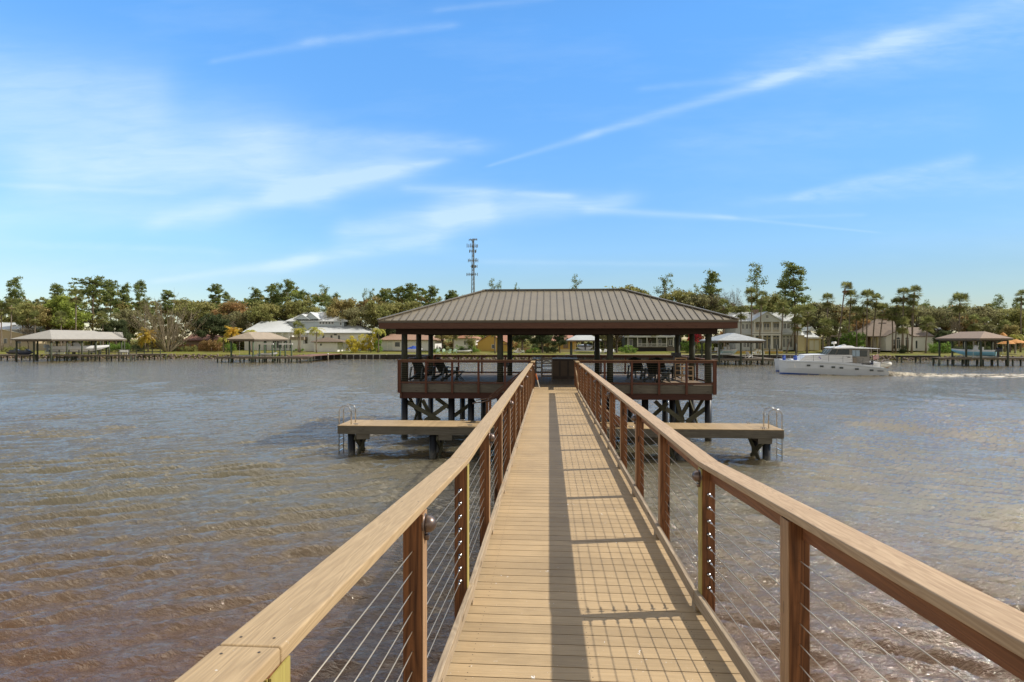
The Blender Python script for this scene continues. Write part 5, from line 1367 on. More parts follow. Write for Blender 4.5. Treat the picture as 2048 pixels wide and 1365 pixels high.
# left boathouse: its long side runs away from the river
LX0, LX1 = X(20, 106), X(103, 106)
bhouse('wide boathouse with grey shingled hip roof at the far left', LX0, LX1, 106, 126, 4.58, 6.45, M_grshing, ((0, 5), (.5, 3), (1, 6)), lifts=((LX0 + 3.6, LX1 - .9, 1.75, 110, 118),))
bhouse('lower rear boathouse roof behind the big left boathouse', LX0 + .2, X(150, 125) , 127, 136, 4.6, 6.3, M_grshing, ((0, 2), (1, 2)))
dock('weathered dock with handrail running under the left boathouse', 92, 262, 110.2, 112, 1.33, 2.6, rail=(95, 255, .95, 8))
dock('plank dock from the left boathouse to the bank', 250, 322, 118, 120.2, 1.33, 2.6, rail=(254, 318, .95, 4))
dock('low dock walkway at the far left edge behind the jet ski', -30, 60, 113, 115, 1.25, 3)
t = thing('bench', 'white-framed bench on the dock beside the left boathouse', 'bench', (X(245, 111), 110.9, 1.332))
MB().box(-1.2, 1.2, 0, .5, .42, .5).build('seat', M_white, t); MB().box(-1.2, 1.2, .48, .54, .55, 1.0).build('backrest', M_white, t)
for x in (-1.15, -.4, .4, 1.15):
    MB().box(x - .04, x + .04, 0, .06, 0, .418).build('leg', M_trim, t); MB().box(x - .04, x + .04, .44, .50, 0, .418).build('leg', M_trim, t)
# tan boathouse
TX0, TX1 = X(453, 105), X(509, 105)
bhouse('boathouse with a tan shingled hip roof on green posts before the white house', TX0, TX1, 105, 119.5, 4.58, 5.95, M_tanroof, ((0, 3), (1, 4)), M_gp2, .6, lifts=((TX0 + .8, TX1 - .8, 1.4, 108, 115),))
dock('low dock under the tan-roofed boathouse with a red-brown end', 432, 618, 105.5, 107.5, 1.12, 2.2)
dock('red-brown landing joining the tan-roofed boathouse to the seawall', 575, 622, 109, 126, 1.2, 3, m=mat('red_decking', (.24, .12, .08), .8, var=.3))
for (a, b, lb) in ((519, 545, 'twin green lift piles joined by a white beam, left pair beside the tan boathouse'), (560, 583, 'twin green lift piles joined by a white beam, right pair beside the tan boathouse')):
    xa, xb = X(a, 108), X(b, 108); t = thing('boat_lift', lb, 'boat lift', (xa, 108, 0), 'boat lifts beside the tan boathouse')
    for x in (0, xb - xa): MB().tube([(x, 0, -1), (x, 0, 3.45)], .15, 8).build('pile', M_gp2, t, True)
    MB().box(-.2, xb - xa + .2, -.12, .12, 3.455, 3.7).build('beam', M_trim, t)
for (px, top, Y, lb) in ((656, 709, 116, 'single weathered mooring pile standing in the water before the seawall'),):
    t = thing('mooring_pile', lb, 'pile', (X(px, Y), Y, 0), 'mooring piles off the far bank')
    MB().tube([(0, 0, -1), (0, 0, Zz(top, Y))], .15, 8).build('pile', M_opost, t, True); MB().lathe((0, 0, Zz(top, Y) + .001), [(.17, 0), (.17, .04), (.02, .16)], 8).build('cap', M_white, t)
# small white boathouse seen through the pavilion
bhouse('small boathouse with white metal pyramid roof seen through the pavilion', X(1134, 119), X(1204, 119), 119, 126, 4.33, 6.1, M_gmetal, ((.08, 2), (.92, 2)), M_gpost, .5, lifts=((X(1150, 120), X(1190, 120), 2.2, 120, 125),))
dock('narrow dock under the small white boathouse behind the pavilion', 1136, 1204, 118.5, 120, 1.2, 2.5)
# silver boathouse
SX0, SX1 = X(1435, 101), X(1532, 101)
bhouse('boathouse with a shiny corrugated metal roof right of the pavilion', SX0, SX1, 101, 113, 4.30, 5.65, mat('bright_corrugated_roof', (.42, .44, .43), .5, .15, var=.35, vscale=2.5), ((0, 3), (.5, 2), (1, 3)), M_gpost, .4, lifts=((SX0 + .6, SX0 + 3.4, 2.0, 103, 110),))
dock('dark-piled dock under the shiny metal-roofed boathouse', 1388, 1548, 101.5, 103.8, 1.1, 1.9)
dock('dock leading back to the ochre wall below the grand house', 1536, 1552, 104, 135.5, 1.05, 1.5)
for (px, top, lb) in ((1539, 690, 'dark mooring pile left of the catamaran bow'), (1554, 690, 'dark mooring pile behind the catamaran bow'), (1592, 688, 'dark mooring pile behind the catamaran cabin')):
    t = thing('mooring_pile', lb, 'pile', (X(px, 112), 112, 0), 'mooring piles off the far bank')
    MB().tube([(0, 0, -1), (0, 0, Zz(top, 112))], .16, 8).build('pile', M_pile, t, True); MB().lathe((0, 0, Zz(top, 112) + .001), [(.17, 0), (.17, .04), (.02, .12)], 8).build('cap', M_pile, t)
# right boathouse
RX0, RX1 = X(1960, 98.5), X(2027, 98.5)
bhouse('boathouse with a brown shingled hip roof over a blue boat at far right', RX0, RX1, 98.5, 109.5, 4.68, 5.85, mat('rose_brown_shingles', (.33, .24, .18), .85, var=.2), ((0, 4), (1, 4)), M_gpost, .5, lifts=((RX0 + .6, RX1 - .6, 1.6, 101, 106),))
dock('long dock under the brown-roofed boathouse running out of frame at right', 1877, 2150, 100.3, 102.3, 1.42, 2.3)
dock('low dark dock along the rocky bank left of the right boathouse', 1802, 1882, 113, 115, 1.35, 2.6, m=M_bulk)

# ------------------------------------------------------------------ small boats
M_gel = mat('white_gelcoat', (.74, .74, .72), .3, var=.06); M_gelgrey = mat('shaded_white_gelcoat', (.66, .68, .70), .35)
M_bblue = mat('light_blue_gelcoat', (.26, .56, .72), .3); M_navy = mat('navy_cover', (.02, .03, .07), .5, var=.3); M_royal = mat('royal_blue_canvas', (.03, .09, .42), .7, var=.2)
M_outg = mat('grey_outboard_cowl', (.30, .36, .42), .35); M_outb = mat('black_outboard_cowl', (.02, .022, .03), .3)
def outboard(par, x, y, z, m, s=1.0, dirx=1):
    c = MB().loft([[(x + dirx * a * s, y + b * .25 * s, z + h_ * s) for (b, h_) in ((-1, .0), (1, .0), (1, .42), (.6, .6), (-.6, .6), (-1, .42))] for a in (0, .15, .55, .68)]).build('outboard_motor', m, par)
    MB().box(x + dirx * .2 * s - .09 * s, x + dirx * .2 * s + .12 * s, y - .09 * s, y + .09 * s, z - .75 * s, z - .002).build('leg', m, c)
    MB().lathe((x + dirx * .1 * s, y, z - .62 * s), [(.05 * s, 0), (.09 * s, .1 * s), (.08 * s, .42 * s), (.02 * s, .5 * s)], 8, (dirx, 0, 0)).build('gearcase', m, c)
    return c
def hull_secs(L, B, Hh, n=12, vee=.35, flare=.12, sheer=.35):
    secs = []
    for i in range(n + 1):
        u = i / n; x = u * L; w_ = B / 2 * (1 - max(0, (u - .45) / .55) ** 2.2 * .985); zt = Hh + sheer * max(0, u - .3) ** 1.6; keel = max(0, (u - .55) / .45) ** 2.2 * Hh * .9
        secs.append([(x, 0, keel), (x, w_ * .62, keel + vee * .45 * (1 - u * .3)), (x, w_ * (1 - flare * .2), keel * .4 + Hh * .62), (x, w_, zt), (x, w_ * .9, zt + .001), (x, 0, zt - .12),
                     (x, -w_ * .9, zt + .001), (x, -w_, zt), (x, -w_ * (1 - flare * .2), keel * .4 + Hh * .62), (x, -w_ * .62, keel + vee * .45 * (1 - u * .3))])
    return secs
def motorboat(lab, loc, rz, L, B, Hh, hm, engines, em, console=True, ttop=False, topm=None, cover=None, nm='motorboat'):
    t = thing(nm, lab, 'boat', loc, None, rz)
    MB().loft(hull_secs(L, B, Hh)).build('hull', hm, t)
    s2 = [[(x, y * 1.02, z) for (x, y, z) in (q_[2], q_[3], q_[7], q_[8])] for q_ in hull_secs(L, B, Hh)]
    MB().loft([[(q_[0][0], q_[0][1] * 1.01, q_[0][2] + Hh * .15), (q_[1][0], q_[1][1], q_[1][2] + .03), (q_[2][0], q_[2][1], q_[2][2] + .03), (q_[3][0], q_[3][1] * 1.01, q_[3][2] + Hh * .15)] for q_ in s2]).build('gunwale', topm or M_gel, t)
    if console:
        c = MB().loft([[(L * .38, -.45, Hh), (L * .38, .45, Hh), (L * .38, .42, Hh + .75), (L * .38, -.42, Hh + .75)], [(L * .50, -.45, Hh), (L * .50, .45, Hh), (L * .46, .38, Hh + .85), (L * .46, -.38, Hh + .85)]]).build('console', M_gel, t)
        MB().box(L * .43, L * .44, -.4, .4, Hh + .86, Hh + 1.2).build('windscreen', M_glass, c)
        MB().box(L * .27, L * .33, -.5, .5, Hh, Hh + .55).build('seat', M_gel, t)
    if ttop:
        MB().box(L * .28, L * .52, -.9, .9, Hh + 1.75, Hh + 1.82).build('t_top', topm or M_gel, t)
        for x in (L * .32, L * .48):
            for y in (-.6, .6): MB().tube([(x, y, Hh), (x, y, Hh + 1.75)], .03, 5).build('t_top_leg', M_steel, t)
    if cover: MB().loft([[(x, -w_, Hh + .1), (x, w_, Hh + .1), (x, 0, Hh + h_)] for (x, w_, h_) in ((.1, B * .4, .3), (L * .4, B * .42, .8), (L * .75, B * .3, .5))]).build('cover', cover, t)
    for k in range(engines):
        y = (k - (engines - 1) / 2) * .62; outboard(t, -.12, y, Hh * .75, em, 1.15, -1)
    return t
xb = X(105, 113)
motorboat('long white motorboat with grey twin outboards hoisted under the left boathouse', (xb - .2, 112.5, 1.75), math.radians(52), 10.5, 2.9, 1.25, M_gel, 2, M_outg)
motorboat('light blue motorboat with black outboards hoisted under the right boathouse', (X(1996, 100.5), 101.0, 1.62), math.radians(136), 6.0, 2.3, 1.0, M_bblue, 2, M_outb, nm='motorboat')
motorboat('pale boat with a single dark outboard under the small white boathouse', (X(1170, 122), 121.5, 2.2), math.radians(90), 5.5, 3.2, .95, M_gelgrey, 1, M_outb, False)
motorboat('pale seafoam boat hoisted under the shiny metal-roofed boathouse', (X(1440, 107), 107, 1.6), math.radians(8), 3.4, 2.3, 1.0, mat('seafoam_gelcoat', (.45, .60, .60), .3), 1, M_gel, True, nm='motorboat')
def jetski(lab, loc, rz, m):
    t = thing('jet_ski', lab, 'jet ski', loc, None, rz)
    MB().loft(hull_secs(3.2, 1.2, .5, 8)).build('hull', m, t)
    MB().loft([[(x, -w_, z0), (x, w_, z0), (x, w_ * .6, z1), (x, -w_ * .6, z1)] for (x, w_, z0, z1) in ((.3, .3, .5, .85), (1.5, .3, .5, .9), (1.7, .42, .5, 1.15), (2.5, .35, .5, .8))]).build('seat', M_outb, t)
    MB().box(1.72, 1.80, -.4, .4, 1.16, 1.22).build('handlebar', M_outb, t); return t
jetski('dark covered jet ski on a lift at the left of the left boathouse', (X(38, 109), 109, 1.35), 0, M_navy)
jetski('second dark jet ski behind the left boathouse posts, nearer the edge', (X(8, 113), 114, 1.35), 0, mat('charcoal_gelcoat', (.06, .06, .065), .4))
motorboat('small white skiff lying on the low dock under the tan boathouse', (X(520, 110), 110, 1.15), 0, 3.6, 1.5, .5, M_gel, 0, M_outb, False, nm='skiff')
motorboat('boat under a royal blue cover beside the garage, left of the pavilion', (X(812, 121), 122, 1.6), 0, 3.4, 1.8, .7, M_gelgrey, 1, M_outg, False, cover=M_royal, nm='motorboat')

# ------------------------------------------------------------------ catamaran under way
bow, stern = at(1561, 746.5, 76.0), at(1775, 749.5, 72.6)
bow.z = stern.z = 0; LC = (stern - bow).length; rzc = math.atan2(stern.y - bow.y, stern.x - bow.x)
ct = thing('catamaran', 'large white power catamaran with a pilothouse cruising to the left', 'boat', (bow.x, bow.y, 0), None, rzc)
u_ = LC / 1440.0          # crop pixels to metres along the hull
def cx(p_): return (p_ - 285) * u_
M_cat = mat('catamaran_gelcoat', (.68, .72, .77), .28, var=.05); M_catw = mat('catamaran_topsides', (.80, .79, .76), .35, var=.05); M_anti = mat('blue_antifouling', (.03, .10, .40), .5)
def cat_hull(yc):
    secs, low = [], []
    for (p_, w_, zt) in ((262, .03, 1.78), (300, .20, 1.78), (380, .50, 1.78), (560, .72, 1.76), (800, .80, 1.74), (1050, .82, 1.66), (1300, .82, 1.42), (1550, .80, 1.12), (1660, .78, 1.0), (1725, .76, .45)):
        x = cx(p_); rk = (1 - min(1, (p_ - 262) / 120)) * .10
        zl = .16 - .26 * max(0, (p_ - 380) / 1300); secs.append([(x + rk, yc - w_ * .55, zl), (x, yc - w_ * .92, .8 * min(1, zt)), (x - rk, yc - w_, zt - .01), (x - rk, yc + w_, zt - .01), (x, yc + w_ * .92, .8 * min(1, zt)), (x + rk, yc + w_ * .55, zl)])
        low.append([(x + rk, yc, -.5), (x + rk, yc - w_ * .56, .155 - .26 * max(0, (p_ - 380) / 1300)), (x + rk, yc + w_ * .56, .155 - .26 * max(0, (p_ - 380) / 1300))])
    o = MB().loft(secs).build('hull', M_cat, ct)
    MB().loft(low).build('keel', M_anti, o)
    return o
CB_ = 5.8
h0 = cat_hull(0); h1 = cat_hull(CB_)
# rub stripe and windows on the near hull
for (a, b, z0, z1) in ((300, 640, 1.60, 1.56), (640, 1050, 1.56, 1.40), (1050, 1400, 1.40, 1.10), (1400, 1690, 1.10, .82)):
    MB().bar((cx(a), -.86, z0), (cx(b), -.86, z1), .04, .05).build('rub_rail', M_gmetal, h0)
for (p_, z) in ((665, 1.17), (845, 1.08), (1000, .99), (1107, .93), (1310, .80), (1500, .68)):
    MB().box(cx(p_ - 24), cx(p_ + 24), -.87, -.80, z - .11, z + .11).build('hull_window', M_glass, h0)
MB().box(cx(1575), cx(1650), -.86, -.76, .56, .66).build('hull_vent', M_outb, h0)
# bridge deck
MB().loft([[(cx(p_), -.6, .85), (cx(p_), CB_ + .6, .85), (cx(p_), CB_ + .6, z), (cx(p_), -.6, z)] for (p_, z) in ((470, 1.78), (1000, 1.76), (1300, 1.5), (1660, 1.05))]).build('bridge_deck', M_catw, ct)
# trunk cabin
def pr(pts, y0, y1, inset=.18):
    """side profile prism, top narrower"""
    zs = [p_[1] for p_ in pts]; zb, zt = min(zs), max(zs); f = lambda z: inset * (z - zb) / (zt - zb + 1e-6)
    return MB().loft([[(cx(a), y0 + f(z), z) for (a, z) in pts], [(cx(a), y1 - f(z), z) for (a, z) in pts]])
pr([(545, 1.74), (640, 2.42), (800, 2.52), (1270, 2.52), (1270, 1.60)], -.15, CB_ + .15).build('trunk_cabin', M_catw, ct)
ph = pr([(935, 2.50), (1010, 3.33), (1505, 3.33), (1505, 1.45), (1272, 1.52), (1272, 2.50)], .25, CB_ - .25, .12).build('pilothouse', mat('grey_pilothouse_side', (.34, .32, .28), .6, var=.15), ct)
MB().loft([[(cx(p_), .1 + i_, z - .0), (cx(p_), CB_ - .1 - i_, z), (cx(p_), CB_ - .3, z + h_), (cx(p_), .3, z + h_)] for (p_, z, h_, i_) in ((985, 3.34, .06, .3), (1040, 3.34, .16, 0), (1250, 3.36, .20, 0), (1640, 3.30, .05, 0))]).build('hardtop', M_catw, ct)
MB().box(cx(1240), cx(1640), .05, CB_ - .05, 3.30, 3.338).build('awning_edge', M_navy, ct)
pr([(1140, 3.50), (1190, 3.70), (1300, 3.66), (1350, 3.48)], 1.2, CB_ - 1.2, .3).build('roof_pod', M_catw, ct)
MB().tube([(cx(1175), 2.3, 3.68), (cx(1205), 2.3, 3.78), (cx(1235), 2.3, 3.68)], .10, 6).build('dome', M_catw, ct)
# pilothouse glazing
for (a, b, c, d, nm2) in ((960, 1048, 1030, 1075, 'windscreen_pane'),): pass
MB().loft([[(cx(952), .22, 2.56), (cx(1008), .20, 3.22), (cx(1072), .20, 3.22), (cx(1045), .22, 2.56)], [(cx(952), .30, 2.56), (cx(1008), .30, 3.22), (cx(1072), .30, 3.22), (cx(1045), .30, 2.56)]]).build('window', M_glass, ph)
MB().loft([[(cx(1060), .22, 2.56), (cx(1092), .20, 3.22), (cx(1235), .20, 3.22), (cx(1235), .22, 2.56)], [(cx(1060), .30, 2.56), (cx(1092), .30, 3.22), (cx(1235), .30, 3.22), (cx(1235), .30, 2.56)]]).build('window', M_glass, ph)
for (a, b) in ((1275, 1318), (1324, 1372), (1382, 1470)):
    MB().box(cx(a), cx(b), .20, .30, 2.35, 3.12).build('window', M_glass if a > 1380 else mat('pale_reflecting_glass', (.32, .42, .50), .2), ph)
for k in range(3):
    y = .6 + k * (CB_ - 1.2) / 2.6
    MB().loft([[(cx(936) - .03, y, 2.58), (cx(936) - .03, y + 1.0, 2.58), (cx(936), y + 1.0, 2.58), (cx(936), y, 2.58)], [(cx(1004) - .03, y, 3.24), (cx(1004) - .03, y + 1.0, 3.24), (cx(1004), y + 1.0, 3.24), (cx(1004), y, 3.24)]]).build('windscreen', M_glass, ph)
MB().box(cx(1275), cx(1330), -.02, .16, 1.52, 2.2).build('cabin_door', mat('taupe_panel', (.30, .25, .19), .6), ct)
MB().box(cx(1205), cx(1240), -.10, .02, 2.20, 2.28).build('cabin_vent', M_outb, ct)
MB().bar((cx(818), -.10, 2.26), (cx(832), -.10, 2.16), .06, .10).build('emblem', mat('violet_mark', (.16, .12, .42), .5), ct)
MB().bar((cx(834), -.10, 2.12), (cx(848), -.10, 2.02), .06, .10).build('emblem', mat('violet_mark', (.16, .12, .42), .5), ct)
# radar mast
ms = MB().tube([(cx(1078), 2.3, 3.5), (cx(1070), 2.3, 3.9)], .05, 6).build('radar_mast', M_trim, ct)
MB().lathe((cx(1072), 2.3, 3.9), [(.25, 0), (.30, .05), (.30, .2), (.22, .3)], 12).build('radar_dome', M_trim, ms)
for (p_, y) in ((1020, 1.0), (1350, 1.0), (1440, 3.2)): MB().tube([(cx(p_), y, 3.4), (cx(p_) + .5, y, 3.6)], .02, 5).build('antenna', M_trim, ct)
# rails and stanchions
for yy in (-.72, CB_ + .72):
    rp = [(cx(295), yy + (.55 if yy < 0 else -.55), 2.42), (cx(420), yy + (.18 if yy < 0 else -.18), 2.42), (cx(735), yy, 2.45), (cx(1130), yy, 2.40), (cx(1390), yy, 2.1), (cx(1620), yy, 1.75)]
    rr_ = MB().tube(rp, .018, 5).build('guard_rail', M_steel, ct)
    MB().tube([(a, b, c - .3) for (a, b, c) in rp], .010, 4).build('lifeline', M_steel, rr_)
    for (p_, z0) in ((295, 1.76), (420, 1.76), (560, 1.76), (735, 1.74), (940, 1.70), (1130, 1.60), (1390, 1.3), (1510, 1.16), (1620, 1.04)):
        off = .55 if p_ == 295 else (.18 if p_ == 420 else 0)
        y2 = yy + (off if yy < 0 else -off); zt2 = 2.43 if p_ < 1000 else 2.43 - (p_ - 1130) * .00138 if p_ > 1130 else 2.41
        MB().tube([(cx(p_), y2, z0), (cx(p_), y2, zt2)], .018, 5).build('stanchion', M_outb if p_ > 600 else M_steel, rr_)
MB().tube([(cx(295), -.17, 2.42), (cx(295), CB_ + .17, 2.42)], .018, 5).build('bow_rail', M_steel, ct)
MB().bar((cx(330), .2, 1.7), (cx(330), CB_ - .2, 1.7), .16, .16).build('crossbeam', M_catw, ct)
# blue covered gear on the foredeck
for (p_, z, rx_, lb) in ((345, 2.1, .20, 1), (505, 2.05, .24, 1), (335, 1.95, .16, 0)):
    MB().lathe((cx(p_), .3 + .5 * lb, z - .32), [(rx_ * .8, 0), (rx_, .12), (rx_, .5), (rx_ * .7, .66)], 10).build('blue_fender', M_royal, ct, True)
# cockpit
MB().box(cx(1510), cx(1640), .1, CB_ - .1, 1.12, 1.62).build('cockpit_seat', M_catw, ct)
MB().box(cx(1505), cx(1540), -.2, -.05, 1.35, 1.78).build('life_ring_case', M_navy, ct)
for p_ in (1520, 1600): MB().tube([(cx(p_), .2, 1.3), (cx(p_), .2, 3.30)], .03, 5).build('awning_post', M_steel, ct)
fl = MB().tube([(cx(1560), .3, 1.6), (cx(1628), .3, 2.75)], .015, 5).build('flag_staff', M_trim, ct)
M_flag = bpy.data.materials.new('striped_flag'); M_flag.use_nodes = True
tf = NT(M_flag.node_tree); tco = tf.new('ShaderNodeTexCoord').outputs['Object']; sf = tf.new('ShaderNodeSeparateXYZ'); tf.l.new(tco, sf.inputs[0])
st_ = tf.m('GREATER_THAN', tf.m('FRACT', tf.m('MULTIPLY', sf.outputs[2], 7.5)), .5)
tf.put(tf.n['Principled BSDF'].inputs['Base Color'], tf.mix(st_, (.55, .03, .04, 1), (.75, .72, .68, 1)))
fv = []; nxf = 8
for i in range(nxf + 1):
    for j in range(2): fv.append((cx(1622) - .62 * i / nxf, .3 + .07 * math.sin(i * 1.3), (2.62 if j else 2.05) - .10 * i / nxf))
fo = rawmesh('flag', fv, [(2 * i, 2 * i + 2, 2 * i + 3, 2 * i + 1) for i in range(nxf)], M_flag, fl)
sm = fo.modifiers.new('cloth', 'SOLIDIFY'); sm.thickness = .012
# dinghy on davits
dg = thing('dinghy', 'small inflatable dinghy hung on davits behind the catamaran', 'boat', (0, 0, 0)); 
dg.location = ct.matrix_basis @ Vector((cx(1752), CB_ / 2 - .3, 1.0)) if False else Matrix.Translation((bow.x, bow.y, 0)) @ Matrix.Rotation(rzc, 4, 'Z') @ Vector((cx(1755), CB_ / 2 - .6, 1.15))
dg.rotation_euler = (0, math.radians(-18), rzc)
pts = [(.55 * math.cos(a) * (1.0), 1.35 * math.sin(a), .12) for a in [math.pi * 2 * k / 16 for k in range(17)]]
MB().tube(pts, .22, 8, False).build('tube', mat('pale_hypalon', (.55, .53, .46), .6), dg, True)
MB().loft([[(-.45, y, .0), (.45, y, .0), (0, y, -.28)] for y in (-1.1, 1.1)]).build('floor', mat('dinghy_floor', (.30, .20, .12), .6), dg)
for y in (.9, CB_ - .9): MB().tube([(cx(1640), y, 1.1), (cx(1700), y, 2.0), (cx(1770), y, 1.95)], .05, 6).build('davit', M_steel, ct)
# wake foam
rng = np.random.default_rng(9)
def foam(path, widths, hgt, lab, dens=.55):
    nU, nW = 260, 26; P_ = [Vector(p_) for p_ in path]; VV = []
    for i in range(nU + 1):
        u = i / nU * (len(P_) - 1); k = min(int(u), len(P_) - 2); c = P_[k].lerp(P_[k + 1], u - k); d = (P_[k + 1] - P_[k]).normalized(); n_ = Vector((-d.y, d.x, 0)); w_ = widths[k] + (widths[k + 1] - widths[k]) * (u - k)
        hh = hgt[k] + (hgt[k + 1] - hgt[k]) * (u - k)
        for j in range(nW + 1):
            s_ = j / nW * 2 - 1; e = (1 - s_ * s_); p_ = c + n_ * (s_ * w_)
            z = .015 + e * hh * (.35 + .65 * rng.uniform()) * (1 + .5 * math.sin(i * .31 + j * .9)) - (1 - e) * .12
            VV.append((p_.x, p_.y, z))
    FF = [(i * (nW + 1) + j, i * (nW + 1) + j + 1, (i + 1) * (nW + 1) + j + 1, (i + 1) * (nW + 1) + j) for i in range(nU) for j in range(nW)]
    m = mat('wake_foam', (.74, .68, .55), .8, col2=(.45, .38, .28), vscale=1.8)
    t = NT(m.node_tree)
    if 'Transparent BSDF' not in t.n:
        o_ = t.n['Texture Coordinate'].outputs['Object']; k_ = t.m('MULTIPLY_ADD', t.noise(t.mapping(o_, (.55, 1.6, 1)), 1.0, 5, .7), 7.0, -2.9, clamp=True)
        tr = t.new('ShaderNodeBsdfTransparent'); mx = t.new('ShaderNodeMixShader'); t.put(mx.inputs[0], k_)
        t.l.new(tr.outputs[0], mx.inputs[1]); t.l.new(t.n['Principled BSDF'].outputs[0], mx.inputs[2]); t.l.new(mx.outputs[0], t.n['Material Output'].inputs[0])
    o = rawmesh('wake_foam', VV, FF, m); tag(o, lab, kind='stuff'); return o
def hp(p_, y): v = Matrix.Translation((bow.x, bow.y, 0)) @ Matrix.Rotation(rzc, 4, 'Z') @ Vector((cx(p_), y, 0)); return (v.x, v.y, 0)
foam([hp(1700, .0), hp(1900, .4), hp(2200, 1.0), hp(2800, 2.2), hp(4200, 5.0), hp(7000, 10)], [.8, 1.2, 1.4, 1.9, 2.2, 1.8], [.34, .24, .14, .10, .10, .05], 'churned white wake spreading behind the catamaran')
foam([hp(1700, CB_), hp(2000, CB_), hp(2600, CB_ - .4), hp(4200, CB_ + 4), hp(7000, CB_ + 10)], [.7, .8, .5, .5, .4], [.30, .18, .06, .05, .02], 'second band of white wake behind the far hull of the catamaran')
foam([hp(660, -.62), hp(760, -.80), hp(1000, -.98), hp(1090, -.95)], [.05, .14, .12, .03], [.05, .10, .05, .02], 'thin white bow spray along the near hull')
foam([hp(1290, -.90), hp(1450, -1.0), hp(1700, -.9)], [.04, .12, .14], [.03, .06, .08], 'thin white spray along the stern quarter of the near hull')

# ------------------------------------------------------------------ chairs
def adirondack(lab, loc, rz, m=M_chair, grp='dark adirondack chairs on the pavilion deck', nm='adirondack_chair', cat='chair'):
    t = thing(nm, lab, cat, loc, grp, rz)       # faces +x
    for k in range(6):
        y = -.25 + k * .1; top = 1.0 - .05 * abs(k - 2.5) * .8
        MB().bar((-.02, y, .34), (-.36, y, top), .097, .022, (1, 0, .3)).build('back_slat', m, t)
    for k in range(5): MB().bar((.05 + k * .1, -.27, .345 + k * .018), (.05 + k * .1, .27, .345 + k * .018), .085, .02).build('seat_slat', m, t)
    for y in (-.29, .29):
        MB().bar((.52, y, .40), (-.45, y, .04), .03, .11, (0, 0, 1)).build('side_rail', m, t)
        MB().box(.42, .52, y * 1.11 - .02, y * 1.11 + .02, 0, .56).build('front_leg', m, t)
        MB().box(-.28, .60, y * 1.15 - .06, y * 1.15 + .06, .562, .585).build('armrest', m, t)
        MB().bar((-.30, y * 1.1, .56), (-.42, y * 1.1, 0), .03, .07, (0, 1, 0)).build('back_leg', m, t)
    return t
def P2(px, Y): return at(px, 700, Y).x
SC_ = 1.12
a0 = adirondack('dark green adirondack chair nearest the left corner of the deck', (P2(843, 27.3), 27.3, DK), math.radians(62))
a1 = copy_tree(a0, (P2(888, 27.2), 27.2, DK), math.radians(54)); a1['label'] = 'dark green adirondack chair second from the left deck corner, beside a small table'
a2 = copy_tree(a0, (P2(1276, 29.2), 29.2, DK), math.radians(58)); a2['label'] = 'dark green adirondack chair on the right wing, nearest the bar'
a3 = copy_tree(a0, (P2(1312, 26.9), 26.9, DK), math.radians(48)); a3['label'] = 'dark green adirondack chair on the right wing, nearest the front railing'
a4 = copy_tree(a0, (P2(1322, 28.7), 28.7, DK), math.radians(52)); a4['label'] = 'dark green adirondack chair behind the front one on the right wing'
def side_table(lab, x, y):
    t = thing('side_table', lab, 'table', (x, y, DK), 'small folding tables by the chairs')
    MB().box(-.26, .26, -.2, .2, .44, .465).build('table_top', mat('pale_table_top', (.16, .17, .15), .5), t)
    for s_ in (-1, 1):
        for y2 in (-.17, .17): MB().bar((-.22 * s_, y2, .439), (.22 * s_, y2, 0), .03, .04).build('leg', M_chair, t)
for c_ in (a0, a1, a2, a3, a4): c_.scale = (SC_,) * 3
side_table('small folding table beside the second left adirondack chair', P2(918, 27.3), 27.3)
side_table('small folding table between the right-wing adirondack chairs', P2(1330, 26.7), 26.7)
M_teak = mat('light_teak', (.50, .34, .19), .6, var=.25, vscale=4)
def slat_chair(lab, loc, rz, m=M_teak, seat=.74, back=1.12, w_=.5, xb=True, nm='bar_stool', grp=None, cat='stool'):
    t = thing(nm, lab, cat, loc, grp, rz); h = w_ / 2
    for (x, y, top) in ((-h, -h, seat), (h, -h, seat), (-h, h, back), (h, h, back)): MB().box(x - .022, x + .022, y - .022, y + .022, 0, top).build('leg', m, t)
    MB().box(-h + .023, h - .023, -h - .03, h - .023, seat - .03, seat + .005).build('seat', m, t)
    for (y, z) in ((-h, .22), (h, .22), (h, .45), (-h, .5)): MB().box(-h + .023, h - .023, y - .015, y + .015, z, z + .05).build('rung', m, t)
    for z in (back - .06, seat + .10): MB().box(-h + .023, h - .023, h - .014, h + .014, z, z + .055).build('back_rail', m, t)
    if xb:
        MB().bar((-h + .03, h - .012, seat + .16), (h - .03, h - .012, back - .065), .02, .04, (0, 0, 1)).build('back_brace', m, t); MB().bar((h - .03, h + .012, seat + .16), (-h + .03, h + .012, back - .065), .02, .04).build('back_brace', m, t)
    return t
M_stool = mat('dark_wicker', (.055, .043, .033), .6, var=.3, vscale=6); M_stoolg = mat('grey_brown_metal', (.13, .105, .085), .5)
BY = 28.6
s0 = slat_chair('grey-brown X-backed bar stool standing in front of the bar', (P2(1093.5, 26.9), 26.9, DK), math.pi, M_stoolg, .74, 1.14, .5, grp='X-backed bar stools')
s0.rotation_euler = (0, 0, math.pi)
for (px, Yp, lb) in ((1122, 30.2, 'X-backed bar stool behind the bar, middle of the three'), (1144, 30.2, 'X-backed bar stool behind the bar, rightmost'), (1075, 30.2, 'X-backed bar stool behind the bar, leftmost')):
    c = copy_tree(s0, (P2(px, Yp), Yp, DK), 0); c['label'] = lb
slat_chair('light teak slatted high chair by the right columns', (P2(1368, 27.9), 27.9, DK), .3, M_teak, .7, 1.1, .6, False, nm='high_chair', cat='chair')
